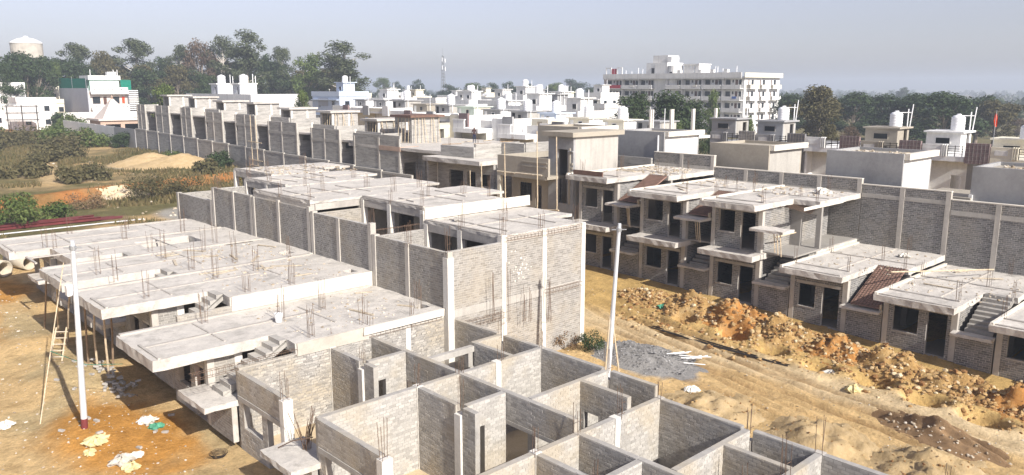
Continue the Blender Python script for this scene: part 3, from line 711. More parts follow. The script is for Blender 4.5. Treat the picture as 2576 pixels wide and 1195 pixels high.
for x, h_ in ((23.0, 2.2), (23.9, 2.7), (24.9, 1.6), (25.3, 1.5), (26.5, 2.4), (26.7, 2.0)): VH[4].rebar(x, 25.7, 2.6 - .2 * (x - 23), h_, 4, .1)
# lime splashes where a bag of whitewash broke on the end wall
m_ = MB()
for i in range(36):
    x, z = 24.9 + rnd.gauss(0, .5), 4.6 + rnd.gauss(0, .32); s_ = rnd.uniform(.02, .07)
    m_.box(x, x + s_ * 1.4, 26.083, 26.0895, z, z + s_, .01)
m_.build('lime_splash', 'limestone', VH[4].o)
for k in VH: VH[k].finish()

# ---------------------------------------------------------------- block across the sandy road
def roadhouse(label, y0, y1, bay, z0, levels, zback, forms=(), steps=(), single=0):
    """porch between y0+bay and y1, stair bay between y0 and y0+bay; levels: slab tops"""
    xf, xb = 39.6, 47.8; yb = y0 + bay
    H = House('road_front_house', label, 'unfinished house', (xf, y0, z0), 'unfinished brick houses along the sandy road', 'brick_shaded', 'mortar_pale', single)
    zf = z0
    for k, zt in enumerate(levels):
        zs = zt - .3; wl = zf + .95
        H.wall('y', xf, yb + .24, y1 - .24, zf, zs, op=[(yb + .42, yb + 1.32, zf + .02, zf + 2.2), (yb + 1.72, min(y1 - .45, yb + 3.05), wl, zf + 2.2)])
        H.box('sill', xf - .02, xf + .2, yb + 1.7, min(y1 - .43, yb + 3.07), wl - .06, wl, 'cement_light')
        H.box('lintel', xf - .03, xf + .12, yb + .35, min(y1 - .35, yb + 3.2), zf + 2.2, zf + 2.36, 'cement_light')
        H.col(xf - .04, yb - .02, zf, zs, .26, .26, 'column'); H.col(xf - .03, y1 - .25, zf, zs, .26, .25, 'column')
        H.wall('x', yb, xf + .23, xb - .2, zf, zs)
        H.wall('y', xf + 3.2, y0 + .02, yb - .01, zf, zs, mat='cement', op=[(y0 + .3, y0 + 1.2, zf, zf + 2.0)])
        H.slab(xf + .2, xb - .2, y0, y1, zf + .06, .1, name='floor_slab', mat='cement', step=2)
        H.slab(xf - 1.4, xb, y0, y1, zt, .3, [(xf - 1.5, xf + 2.9, y0 - .1, yb - .25)], name='roof_slab' if k == len(levels) - 1 else 'balcony_slab')
        zm = zf + 1.55
        if k < len(steps) and steps[k]: H.stair(xf + .1, xf + 2.9, y0 + .15, yb - .3, zm, zt, 9, 'cement')
        if k < len(forms) and forms[k]:
            a, b = Vector((xf - .25, 0, zm + .1)), Vector((xf + 2.95, 0, zt - .05)); d = b - a
            m_ = MB(); n_ = Vector((-d.z, 0, d.x)).normalized() * .05
            vs = [(p.x + q.x, y, p.z + q.z) for y in (y0 + .12, yb - .3) for p in (a, b) for q in (Vector((0, 0, 0)), n_)]
            fw = mesh_obj('stair_formwork', vs, [(0, 2, 3, 1), (4, 5, 7, 6), (0, 1, 5, 4), (2, 6, 7, 3), (0, 4, 6, 2), (1, 3, 7, 5)], 'form_red', H.o)
            for i in range(9):
                y = y0 + .2 + (yb - y0 - .6) * i / 8; p, q = a + n_ * 1.6, b + n_ * 1.6
                MB().tube([(p.x, y, p.z), (q.x, y, q.z)], .014, 4).build('rebar', 'rebar', fw)
            for i in range(20):
                p = a + d * (i + .5) / 20 + n_ * 1.9; MB().tube([(p.x, y0 + .14, p.z), (p.x, yb - .3, p.z)], .014, 4).build('rebar', 'rebar', fw)
            H.box('stringer', xf - .2, xf + .0, y0 + .06, y0 + .12, zm, zm + .3, 'plank')
        H.slab(xf - (.55 if k == 0 else 1.15), xf + .12, y0 + .02, yb + .12, zm, .14, name='landing')
        if k == 0:
            H.wall('y', xf - .03, y0 + .05, yb - .04, z0 - .3, zm - .14)
        else:
            for q in range(3): MB().tube([(xf - .6 + .4 * q, y0 + .3 + q * .4, zf + .1), (xf - .5 + .3 * q, y0 + .5 + q * .35, zm - .13)], .03, 5).build('prop', 'bamboo', H.o)
        zf = zt
    # rear wall with ring beam and columns
    H.wall('y', xb, y0, y1 - .01, z0, zback, t=.22)
    H.box('ring_beam', xb - .03, xb + .05, y0, y1 - .02, levels[0] + 2.85 if len(levels) == 1 else zback - 1.0, (levels[0] + 3.1) if len(levels) == 1 else zback - .75, 'cement_light', .01)
    for c in (y0 + .0, (y0 + y1) / 2): H.col(xb - .05, c, levels[-1] - .05, zback - .02, .26, .26, 'column')
    H.box('coping', xb - .02, xb + .26, y0, y1 - .012, zback, zback + .05, 'limestone', .004)
    zt = levels[-1]
    H.ridge(xf + .1, yb, xf + .1, y1 - .1, zt, .12, .06); H.ridge(xf + 4.2, y0 + .1, xf + 4.2, y1 - .1, zt, .1, .05); H.ridge(xf + .2, y0 + 2.6, xb - .2, y0 + 2.6, zt, .1, .05)
    H.ridge(xf - 1.2, y1 - .15, xf - 1.2, yb - .1, zt, .1, .06)
    H.box('slab_rim', xf - 1.36, xb - .1, yb - .24 if False else y1 - .16, y1 - .02, zt, zt + .1, 'limestone', .012)
    for x, y in ((xf + .1, yb + .1), (xf + .1, y1 - .15), (xf + 4.2, yb), (xf + 4.2, y1 - .2), (xf + 2.9, y0 + .2), (xb - .4, yb)): H.rebar(x, y, zt, rnd.uniform(.7, 1.1), rnd.choice([4, 5]), .09)
    return H
BH = {}
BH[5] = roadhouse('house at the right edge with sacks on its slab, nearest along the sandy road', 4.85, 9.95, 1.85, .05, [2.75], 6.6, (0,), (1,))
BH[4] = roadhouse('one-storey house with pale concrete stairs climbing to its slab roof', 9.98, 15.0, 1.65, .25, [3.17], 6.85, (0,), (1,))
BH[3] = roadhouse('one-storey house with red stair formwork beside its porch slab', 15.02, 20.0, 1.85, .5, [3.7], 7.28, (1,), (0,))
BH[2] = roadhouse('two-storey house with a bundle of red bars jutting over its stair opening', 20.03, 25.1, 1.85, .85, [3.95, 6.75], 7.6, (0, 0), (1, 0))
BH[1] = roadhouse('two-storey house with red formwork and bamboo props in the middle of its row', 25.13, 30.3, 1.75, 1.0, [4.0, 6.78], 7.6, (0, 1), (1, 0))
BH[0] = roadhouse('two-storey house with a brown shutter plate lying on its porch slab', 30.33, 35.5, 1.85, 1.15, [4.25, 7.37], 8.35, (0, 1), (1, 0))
BH[0].box('shutter_plate', 38.5, 38.62, 32.6, 35.1, 7.4, 7.72, 'form_brown', .01)
m_ = MB()
for i in range(14): m_.tube([(41.9 + rnd.uniform(-.1, .1), 22.9, 6.3 + .03 * i * .4), (42.0 + .05 * i, 21.7, 6.3 + .02 * i), (42.2 + .06 * i, 20.4, 6.05 + .02 * i)], .014, 4)
m_.build('rebar', 'rebar', BH[2].o)
MB().box(40.6, 45.4, 20.0, 20.02, 6.42, 6.6).build('edge_band', 'limestone', BH[2].o)
MB().tube([(39.9, 21.2, 4.9), (41.6, 20.9, 5.0)], .035, 6).build('prop', 'bamboo', BH[2].o)
MB().tube([(40.6, 15.2, 3.85), (46.5, 12.2, 3.55)], .04, 6).build('bamboo_pole', 'bamboo', BH[4].o)
for k in BH: BH[k].finish()

# plastered house with a stair tower
H = House('plastered_house', 'brown plastered house with a tall stair tower and window slits, bamboo scaffold before it', 'house', (39.6, 36, 1.3))
H.wall('y', 39.6, 38.35, 42.2, 1.2, 7.05, mat='plaster_brown', op=[(39.1, 39.7, 4.3, 6.2), (40.1, 41.3, 5.0, 6.3), (40.1, 41.3, 1.9, 3.3)])
H.box('window_grille', 39.66, 39.7, 40.1, 41.3, 5.0, 6.3, 'glass')
for i in range(6): H.box('grille_bar', 39.63, 39.655, 40.1 + .2 * i, 40.13 + .2 * i, 5.0, 6.3, 'rebar_dark', 0)
for i in range(6): H.box('grille_bar', 39.625, 39.65, 40.1, 41.3, 5.0 + .22 * i, 5.03 + .22 * i, 'rebar_dark', 0)
H.slab(38.2, 47, 37.4, 42.25, 7.05, .22, name='porch_slab', mat='plaster_brown', jit=0, step=9)
H.box('parapet', 38.2, 38.38, 37.1, 42.2, 7.05, 8.3, 'plaster_brown', 0); H.box('parapet', 38.38, 44, 42.02, 42.2, 7.05, 8.3, 'plaster_brown', 0)
H.box('parapet_band', 38.15, 38.2, 37.2, 39.6, 7.95, 8.03, 'plaster_brown', 0); H.box('parapet_band', 38.15, 38.2, 37.2, 39.6, 7.65, 7.73, 'plaster_brown', 0)
H.box('porch_pier', 38.2, 38.5, 41.95, 42.25, 1.2, 6.82, 'cream', 0)
H.wall('y', 39.5, 36.0, 38.35, 1.2, 9.75, t=.2, mat='plaster_grey', op=[(36.55, 37.45, 5.2, 8.9), (36.55, 37.5, 1.4, 4.3)])
H.box('spandrel', 39.45, 39.7, 36.5, 37.55, 4.5, 5.2, 'plaster_grey', 0)
H.wall('x', 36.0, 39.7, 44.2, 1.2, 9.75, t=.2, mat='cement_light'); H.wall('x', 38.15, 39.7, 44.2, 7.0, 9.75, t=.2, mat='plaster_grey'); H.wall('y', 44.0, 36.2, 38.15, 1.2, 9.75, mat='plaster_grey')
H.slab(39.15, 44.6, 35.75, 38.75, 10.08, .32, name='tower_roof', mat='plaster_brown', jit=.004, step=2)
H.box('pilaster', 39.42, 39.5, 36.25, 36.4, 5.2, 9.0, 'plaster_brown', 0); H.box('ledge', 39.38, 39.5, 35.98, 36.4, 8.75, 8.83, 'plaster_grey', 0)
for i in range(3): H.box('light_niche', 39.44, 39.5, 36.06, 36.2, 7.3 + .28 * i, 7.46 + .28 * i, 'plaster_brown', 0)
H.wall('y', 47.6, 35.6, 42.2, 1.2, 7.9, mat='far_brick')
# porch house beyond with low room walls on its roof
H = House('porch_house', 'grey unplastered house with a deep porch slab and half-built roof room', 'unfinished house', (39.6, 44, 1.4))
H.wall('y', 39.6, 44.2, 51.0, 1.3, 7.3, mat='far_brick', op=[(44.6, 45.7, 5.6, 6.5), (46.3, 47.3, 4.4, 6.6), (47.8, 49.6, 4.6, 6.6), (44.6, 45.5, 1.5, 3.4), (47, 48, 1.5, 3.4)])
for a, b, c, d in ((44.6, 45.7, 5.6, 6.5), (46.3, 47.3, 4.4, 6.6), (47.8, 49.6, 4.6, 6.6)): H.box('window_frame', 39.56, 39.6, a - .07, b + .07, c - .1, c, 'cement_light', 0)
H.slab(38.2, 46.5, 44.2, 51.2, 7.65, .34, name='roof_slab', step=1.0); H.wall('x', 44.0, 39.8, 47, 1.3, 7.3, mat='far_brick'); H.wall('x', 51.0, 38.6, 47, 1.3, 7.3, mat='far_brick'); H.wall('y', 46.6, 44, 51.2, 1.3, 7.3, mat='far_brick')
H.wall('y', 39.6, 46.5, 50.6, 7.65, 8.5, mat='far_brick'); H.wall('x', 46.5, 39.82, 44.5, 7.65, 8.75, mat='far_brick')
H.wall('y', 42.5, 43.9, 46.4, 7.0, 8.75, mat='far_brick'); H.wall('x', 43.8, 42.6, 46.5, 6.0, 8.85, mat='far_brick'); H.wall('y', 46.5, 38.8, 43.8, 6.0, 8.8, mat='far_brick')
H.slab(38.4, 39.9, 43.0, 45.0, 5.4, .15, name='landing'); H.col(39.5, 51.0, 1.3, 7.3, .3, .3, 'column_pale')
for i, (x, y) in enumerate(((40.2, 46.7), (40.2, 50.2), (44, 46.8))): H.rebar(x, y, 8.5, .8, 4)

# ---------------------------------------------------------------- far row of unplastered houses with stair towers
def rowhouse(label, ya, yb, zt, zb, twr, i, props=False):
    """rear mass between ya and yb at x=46; tower (y0, y1, ztop) set back"""
    H = House('tower_house', label, 'unfinished house', (46, ya, zb - 3), 'row of unplastered brick houses with stair towers')
    m_ = .9
    zw = zt - 1.35
    H.wall('y', 46, ya, yb, zb - 3.2, zt, mat='far_brick', op=[(yb - .75, yb - .25, zw - .75, zw - .15)] if i in (3, 4) else ())
    H.wall('x', ya, 46.2, 48.1, zb - 3.2, zt, mat='far_brick', op=[(46.75, 47.75, zw - .75, zw - .15)] if i in (0, 1, 5, 6) else ())
    H.box('ring_beam', 45.96, 46.06, ya - .02, yb, zw - .1, zw + .22, 'cement_light', 0); H.box('ring_beam', 46.06, 48.1, ya - .04, ya + .05, zw - .1, zw + .22, 'cement_light', 0)
    for c in (ya - .02, (ya + yb) / 2, yb - .26): H.col(45.95, c, zb - 3.2, zt, .2, .27, 'column')
    H.col(47.95, ya - .03, zb - 3.2, zt, .25, .25, 'column_pale')
    H.wall('y', 48.1, ya - 5.0, ya, zb - 3, zt - .2, mat='far_brick', op=[(ya - 2.2, ya - .4, zb + .0, zb + 1.1)])
    H.slab(46.2, 56, ya - 5, yb, zt - 1.1, .2, name='roof_slab', step=3); H.wall('x', ya - 5.2, 48.3, 56, zb - 3, zt - .3, mat='far_brick')
    y0, y1, z1 = twr
    H.wall('y', 50.2, y0, y1, zt - 1.2, z1 - .25, mat='far_brick', op=[(y0 + .35, y1 - .45, zt - 1.1, z1 - .4)]); H.wall('x', y0, 50.4, 53.6, zt - 1.2, z1 - .25, mat='far_brick')
    H.wall('x', y1 - .2, 50.4, 53.6, zt - 1.2, z1 - .25, mat='far_brick'); H.wall('y', 53.6, y0, y1, zt - 1.2, z1 - .25, mat='far_brick')
    for x in (50.15, 52.4): H.col(x, y0 - .04, zt - 1.2, z1 - .26, .26, .26, 'column_pale')
    H.slab(49.8, 54.0, y0 - .3, y1 + .3, z1, .24, name='tower_roof', step=1.5)
    if props:
        for q in range(6):
            x = 50.3 + .55 * q; MB().tube([(x, y0 - .5, zt - 1.1), (x + rnd.uniform(-.4, .4), y0 - .12, z1 - .3)], .035, 5).build('prop', 'bamboo', H.o)
        for q in range(4): MB().tube([(50.0, y0 + .5 + .5 * q, zt - 1.1), (50.1, y0 + .3 + .6 * q, z1 - .3)], .03, 5).build('prop', 'bamboo', H.o)
    return H
ROW = [(137.6, 141.5, 10.35, 6.2, (138.0, 140.9, 11.9)), (127.1, 132.9, 10.3, 6.0, (127.0, 129.7, 11.7)), (118.3, 122.3, 10.15, 6.0, (116.1, 119.0, 11.2)), (107.4, 113.2, 9.7, 5.6, (105.8, 108.6, 11.1)),
       (97.3, 103.3, 9.55, 5.4, (95.6, 98.4, 10.5)), (86.4, 93.8, 8.95, 4.8, (85.3, 88.2, 10.3)), (76.8, 83.1, 8.5, 4.7, (75.4, 78.2, 9.6))]
POS = ['farthest brick house with a stair tower, at the left end of the row', 'second brick tower house from the left end of the row', 'third brick tower house from the left end of the row', 'brick tower house in the middle of the row, two columns on its bright side',
       'brick tower house with a thin bamboo scaffold, fifth from the left', 'brick tower house with a square slit window, sixth from the left', 'brick tower house with props under its tower slab, last of the tall ones']
RH = [rowhouse(POS[i], a, b, zt, zb, tw, i, i >= 5) for i, (a, b, zt, zb, tw) in enumerate(ROW)]
# low house with a freshly cast roof, where the man stands, and its propped roof room
H = House('flat_roofed_house', 'low brick house with a freshly cast flat roof on which a man stands', 'unfinished house', (46, 62, 1.5))
H.wall('y', 46, 65.4, 74, 1.4, 8.3, mat='far_brick'); H.wall('x', 65.4, 46.2, 48.2, 1.4, 7.1, mat='far_brick', op=[(46.5, 48.0, 3.6, 5.6)]); H.wall('y', 48.2, 56.5, 65.4, 1.4, 7.0, mat='far_brick', op=[(62.4, 64.2, 3.9, 5.8)])
for c in (65.4, 69.0, 73.7): H.col(45.95, c, 1.4, 8.0, .2, .28)
H.slab(46.0, 60.0, 55.5, 75, 7.15, .3, name='roof_slab', step=2); H.box('edge_band', 45.94, 46.0, 65.3, 69, 6.75, 7.2, 'orange_brick', .01); H.box('edge_band', 46, 48.3, 65.32, 65.38, 6.75, 7.2, 'orange_brick', .01)
H.wall('x', 56.5, 48.4, 56, 1.4, 6.85, mat='far_brick'); H.col(48.1, 56.4, 1.4, 7.0, .3, .3, 'column_pale')
H.wall('y', 50.5, 69.5, 72.6, 7.15, 9.9, mat='far_brick', op=[(69.9, 72.1, 7.3, 9.5)]); H.wall('x', 69.5, 50.7, 54.2, 7.15, 9.9, mat='far_brick'); H.slab(50.1, 54.7, 69.1, 72.9, 10.15, .25, name='tower_roof', mat='form_brown', step=2)
for q in range(7): MB().tube([(50.6 + .55 * q, 68.9, 7.1), (50.7 + .52 * q + rnd.uniform(-.3, .3), 69.35, 9.9)], .035, 5).build('prop', 'bamboo', H.o)
for q in range(4): MB().tube([(50.2, 69.8 + .6 * q, 7.1), (50.3, 69.7 + .65 * q, 9.9)], .03, 5).build('prop', 'bamboo', H.o)
for q in range(14):
    x, y = rnd.uniform(50, 59), rnd.uniform(57, 68); a = rnd.uniform(-.4, .4)
    MB().tube([(x, y, 7.2), (x + 2.2 * math.cos(a), y + 2.2 * math.sin(a), 7.22)], .05, 4).build('plank', rnd.choice(['plank', 'wood', 'form_red']), H.o)
MANROOF = 7.15
# boundary wall along the field, brick panels between posts
H = House('boundary_wall', 'long grey brick boundary wall with concrete posts below the tower houses', 'wall', (45.7, 75, 1.5))
ys = np.linspace(63, 142, 16)
for a, b in zip(ys[:-1], ys[1:]):
    zt0 = float(np.interp((a + b) / 2, [63, 78, 140], [4.3, 4.73, 6.1])); H.wall('y', 45.62, a, b, g1(45, (a + b) / 2) - .6, zt0, t=.18, mat='far_brick', name='panel'); H.box('ring_beam', 45.58, 45.84, a, b, zt0, zt0 + .22, 'cement_light', 0)
    H.col(45.54, a - .12, g1(45, a) - .5, zt0 + .2, .2, .24)
H = House('compound_wall', 'pale cement wall leading from the tower houses to the small temple', 'wall', (45.5, 160, 2))
for a, b in zip(np.linspace(142, 186, 9)[:-1], np.linspace(142, 186, 9)[1:]): H.wall('y', 45.5, a, b - .02, 1.5, 6.15 + .3 * (a - 142) / 44, t=.2, mat='plaster_grey' if a < 150 else 'white_dirty', name='panel')

# ---------------------------------------------------------------- grey plastered houses behind the rear wall
DBOX = [(44.2, 48.9, 9.83, 'plaster_brown', 'plastered house with a plain brown wall, left of the stair tower'), (35.5, 40.15, 9.77, 'plaster_grey', 'blue-grey plastered house with a white drain pipe, right of the stair tower'),
        (26.9, 31.5, 9.2, 'plaster_brown', 'plain beige plastered house behind the rear wall, centre right'), (18.2, 22.9, 9.15, 'plaster_grey', 'big grey plastered house with a dark stain line and rubble on its roof'), (9.6, 14.45, 8.7, 'plaster_grey', 'grey plastered house at the right edge behind the rear wall')]
for i, (ya, yb, zt, mt, lb) in enumerate(DBOX):
    H = House('plastered_block_house', lb, 'house', (49, ya, 1.5), 'grey plastered houses behind the rear wall')
    H.wall('y', 49.0, ya, yb, 1.5, zt, t=.18, mat=mt); H.wall('x', ya, 49.18, 53.4, 1.5, zt - .02, t=.18, mat='cement_light' if mt == 'plaster_brown' else 'white_dirty'); H.wall('x', yb - .18, 49.18, 53.4, 1.5, zt - .02, t=.18, mat=mt); H.wall('y', 53.4, ya, yb, 1.5, zt - .02, t=.18, mat=mt)
    H.slab(49.18, 53.4, ya + .18, yb - .18, zt - .22, .15, name='roof_slab', mat='plaster_brown', step=2); H.box('eave', 49.1, 53.9, ya - .32, ya - .002, zt - .35, zt + .02, 'limestone', 0)
    H.box('parapet', 48.6, 48.8, ya - 3.9, ya - .01, 3.0, zt - 1.9 - .1 * i, 'plaster_brown', 0); H.slab(48.8, 56, ya - 3.9, ya - .01, zt - 2.6, .2, name='terrace_slab', mat='plaster_brown', step=3)
    H.box('parapet', 48.85, 50.6, ya - 3.9, ya - 3.72, zt - 2.6, zt - 2.05, 'white_dirty', 0)
    if i == 1: MB().tube([(48.93, 36.0, 6.5), (48.93, 36.0, 9.5)], .055, 8).build('drain_pipe', 'tank', H.o)
    if i in (3, 4): o = rocks('rubble', 'debris', [(rnd.uniform(49.6, 52.5), rnd.uniform(ya + .6, yb - .6), zt - .15) for _ in range(60)], .05, .16, H.o); o['kind'] = 'stuff'

# ---------------------------------------------------------------- finished houses, tanks
def water_tank(x, y, z, label, r=.52, h=1.25, mat='tank', group='white rooftop water tanks'):
    t = thing('water_tank', label, 'water tank', (x, y, z), group)
    prof = [(r * .96, z), (r, z + .08)]
    for i in range(4): q = z + .08 + (h - .28) * (i + .5) / 4; prof += [(r, q - .06), (r * .955, q), (r, q + .06)]
    prof += [(r, z + h - .2), (r * .72, z + h - .05), (r * .36, z + h)]
    MB().lathe(x, y, prof, 18).build('body', mat, t, True); MB().lathe(x, y, [(r * .34, z + h), (r * .34, z + h + .07), (r * .26, z + h + .1)], 14).build('lid', mat, t)
    return t
def vent_pipe(H, x, y, z, h=2.2, r=.04): return MB().tube([(x, y, z), (x + .03, y, z + h)], r, 6).build('vent_pipe', 'tank', H.o)
def win(H, axis, c, a0, a1, z0, z1, fr='white', pane='glass', bars=0):
    """a window: frame proud of the wall with the pane set back inside it"""
    f = .06; m_ = MB()
    def bx(p, q, r_, s_, d0, d1): m_.box(p, q, c + d0, c + d1, r_, s_) if axis == 'x' else m_.box(c + d0, c + d1, p, q, r_, s_)
    for p, q, r_, s_ in ((a0 - f, a1 + f, z0 - f, z0), (a0 - f, a1 + f, z1, z1 + f), (a0 - f, a0, z0, z1), (a1, a1 + f, z0, z1)): bx(p, q, r_, s_, -.05, .03)
    for i in range(bars): q = a0 + (a1 - a0) * (i + 1) / (bars + 1); bx(q - .02, q + .02, z0, z1, -.03, .02)
    o = m_.build('window', fr, H.o); m2 = MB()
    (m2.box(a0, a1, c - .012, c + .02, z0, z1) if axis == 'x' else m2.box(c - .012, c + .02, a0, a1, z0, z1)); m2.build('pane', pane, o); return o
def finished(label, x, y0, y1, zs, body, panel, cab, rail=True, cabx=5.0, cabin=None, win_open=True, tank=None):
    """street-front house facing -X: porch fascia, parapet with railing, tiled side panel, roof cabin"""
    H = House('finished_house', label, 'house', (x, y0, 2), 'finished houses of the street behind'); pw = (y1 - y0) * .62; yp = y1 - pw
    H.wall('y', x + 1.3, yp, y1, 2, zs, mat=body, op=[(yp + .35, yp + 1.05, 4.2, 6.5)] if win_open else ()); H.wall('x', y0, x + .35, x + 9, 2, zs, mat=body); H.wall('x', y1 - .15, x + .2, x + 9, 2, zs, t=.15, mat=body)
    H.wall('y', x + 1.3, y0, yp, 2, zs, mat='plaster_grey', op=[(y0 + .4, yp - .4, 4.3, 5.9)])
    H.slab(x, x + 9, yp - .1, y1, zs, .36, name='porch_slab', mat=body, jit=0, step=9); H.slab(x + 1.2, x + 9, y0, yp - .102, zs, .3, name='roof_slab', mat=body, jit=0, step=9)
    H.box('tiled_panel', x - .05, x + .2, y0, yp - .15, zs - .45, zs + 1.05, panel, 0)
    m_ = MB()
    for i in range(6): m_.box(x - .062, x - .05, y0 + .02 + (yp - .2 - y0) * i / 6, y0 + .035 + (yp - .2 - y0) * i / 6, zs - .45, zs + 1.05)
    for i in range(5): m_.box(x - .062, x - .05, y0, yp - .15, zs - .2 + .28 * i, zs - .188 + .28 * i)
    m_.build('tile_joints', 'mortar', H.o)
    H.box('parapet', x + .02, x + .2, yp + (1.45 if rail else 0), y1, zs, zs + .85, body, 0); H.box('parapet_panel', x - .01, x + .02, yp + 1.75, y1 - .25, zs + .25, zs + .6, 'white_dirty' if body != 'white' else 'white', 0)
    if rail:
        for i in range(3): H.box('parapet_fin', x - .06, x + .22, yp + 1.1 + .15 * i, yp + 1.17 + .15 * i, zs, zs + .88, body, 0)
        m_ = MB()
        for i in range(4): m_.box(x + .06, x + .1, yp, yp + 1.1, zs + .2 + .18 * i, zs + .235 + .18 * i)
        for q in (.05, .55, 1.05): m_.box(x + .05, x + .11, yp + q, yp + q + .04, zs, zs + .82)
        m_.build('railing', 'rebar_dark', H.o)
    if cabin:
        c0, c1, ct, cm = cabin; X = x + cabx
        H.wall('y', X, c0, c1, zs, ct - .14, mat=cm, t=.15); H.wall('x', c0, X + .15, X + 2.3, zs, ct - .14, mat=body if cm != 'plaster_grey' else 'cement_light', t=.15, op=[(X + 1.35, X + 2.05, zs, zs + 1.5)]); H.wall('y', X + 2.3, c0, c1, zs, ct - .14, t=.15, mat=cm); H.wall('x', c1 - .15, X + .15, X + 2.3, zs, ct - .14, t=.15, mat=cm)
        H.slab(X - .25, X + 2.7, c0 - .25, c1 + .15, ct, .14, name='cabin_roof', mat='plaster_grey' if cm == 'plaster_grey' else cm, jit=0, step=9)
        win(H, 'y', X, c0 + .8, c1 - .75, ct - 1.0, ct - .55, cm if cm != 'plaster_grey' else 'cement')
        vent_pipe(H, X + 2.2, c0 + .1, ct, 1.5, .045)
    return H
TANKS = []
EH = [('grey house with rows of bare columns on its roof', 41.2, 'plaster_grey', 'far_brick', (41.9, 44.6, 10.1, 'plaster_grey'), 0), ('grey cement house with an open porch and small cabin', 36.5, 'plaster_grey', 'tile_grey', (36.9, 39.5, 10.0, 'plaster_grey'), 1),
      ('white house with brown tiled panel and sacks by its railing', 31.9, 'white', 'tile_brown', None, 0), ('beige house with a small grey cabin and water tank, right of the centre', 27.2, 'plaster_brown', 'tile_brown', (26.5, 29.2, 9.75, 'plaster_brown'), 1),
      ('white house with a white cabin and water tank on its roof', 22.5, 'white', 'tile_brown', (21.6, 24.2, 9.6, 'white'), 1), ('cream house at the right edge with an orange flag on its roof', 17.85, 'cream', 'tile_brown', (16.6, 19.3, 9.2, 'cream'), 0), ('cream house beyond the right edge of the picture', 13.2, 'cream', 'tile_grey', None, 0)]
EHO = []
for i, (lb, yL, body, panel, cb, tk) in enumerate(EH):
    zs = 8.0 + .03 * (6 - i) * (1 if i < 3 else 0)
    H = finished(lb, 64, yL - 4.6, yL, zs, body, panel, 'white', True, 5.5, cb); EHO.append(H)
    if tk:
        c0, c1, ct, cm = cb; water_tank(70.9, c0 + .75, ct, ['', 'white tank on the grey cement cabin before the apartment block', '', 'white tank on the beige cabin before the dark trees', 'white tank on the white cabin near the right edge'][i])
        m_ = MB(); m_.tube([(71.6, c0 - .15, ct), (71.6, c0 - .3, ct + 1.9)], .04, 6); m_.tube([(71.1, c0 + .5, ct + 1.2), (71.6, c0 - .2, ct + 1.2)], .03, 6); m_.build('water_pipe', 'tank', H.o)
for i in range(8):
    y = 41.5 + i * 1.35; EHO[0].col(70 + (i % 2) * 2.2, y + 3, 8.0, 11.0 - .05 * i, .22, .22, 'column_pale', 'roof_column')
water_tank(69.4, 17.0, 9.2, 'white tank cut off by the right edge of the picture', .5, 1.1)
fl = thing('flag', 'orange flag on a thin pole above the cream house', 'flag', (66, 18.3, 9)); MB().tube([(66, 18.3, 8.8), (66, 18.3, 11.4)], .02, 5).build('flag_pole', 'galv', fl)
mesh_obj('cloth', [(66, 18.3, 11.3), (66.05, 18.22, 10.9), (66.02, 18.16, 10.5), (66.06, 18.2, 10.2), (65.98, 18.34, 10.25), (65.96, 18.4, 10.7), (65.98, 18.36, 11.1)], [(0, 1, 2, 3, 4, 5, 6)], 'cloth_orange', fl)
# porch houses further along the same street
for i, (ya, yb, z, body, lb) in enumerate(((61.8, 66.3, 8.0, 'white', 'white porch house with an ochre roof room, nearest the brown plastered house'), (69.7, 74.3, 8.35, 'white', 'white porch house behind the standing man'), (77.6, 82.2, 8.55, 'cream', 'cream porch house with white roof railings, left of the standing man'))):
    H = House('porch_house', lb, 'house', (60, ya, 2), 'porch houses behind the standing man')
    H.wall('y', 61.3, ya, yb, 2, z - .4, mat='cream', op=[(ya + .4, ya + 1.1, 5.6, 7.0), (ya + 1.5, ya + 2.0, 5.6, 7.0), (ya + 2.5, ya + 4.0, 5.9, 7.1)])
    for a, b in ((ya + .4, ya + 1.1), (ya + 1.5, ya + 2.0), (ya + 2.5, ya + 4.0)): H.box('shutter', 61.36, 61.42, a, b, 5.6, 7.1, 'dark', 0)
    H.slab(60, 69, ya - .05, yb, z, .5, name='porch_slab', mat=body, jit=0, step=9); H.wall('x', yb - .2, 60.2, 69, 2, z - .5, mat=body); H.wall('x', ya, 61.5, 69, 2, z - .5, mat=body)
    H.box('parapet', 60.1, 60.28, yb - 2.0, yb, z, z + .95, body, 0); H.box('parapet_cap', 60.05, 60.34, yb - 2.1, yb + .1, z + .95, z + 1.05, body, 0)
    H.wall('y', 62.2, ya - 1.9, ya - .02, 2, z + 1.2, mat=body); H.box('tiled_panel', 62.1, 62.4, ya - 3.6, ya - 1.92, z - 1.2, z + 1.45, ['tile_grey', 'plaster_grey', 'tile_brown'][i], 0); H.wall('x', ya - 3.6, 62.42, 69, 2, z + 1.2, mat='white')
    if i == 0: H.wall('y', 63.5, ya, ya + 2.6, z, z + 1.6, mat='orange_brick' if False else 'cream', op=[(ya + .9, ya + 1.7, z + .3, z + 1.3)]); H.box('shutter', 63.56, 63.62, ya + .9, ya + 1.7, z + .3, z + 1.3, 'plank', 0); H.box('parapet', 63.7, 66, ya, ya + .15, z, z + 1.6, 'cream', 0)
    if i == 2:
        m_ = MB()
        for q in range(4): m_.box(60.1, 60.14, ya + .1, ya + 2.4, z + .2 + .2 * q, z + .25 + .2 * q)
        m_.build('railing', 'white', H.o)
    else: H.box('parapet', 62.5, 62.65, ya, yb - 2.2, z, z + .9, 'white_dirty', 0)
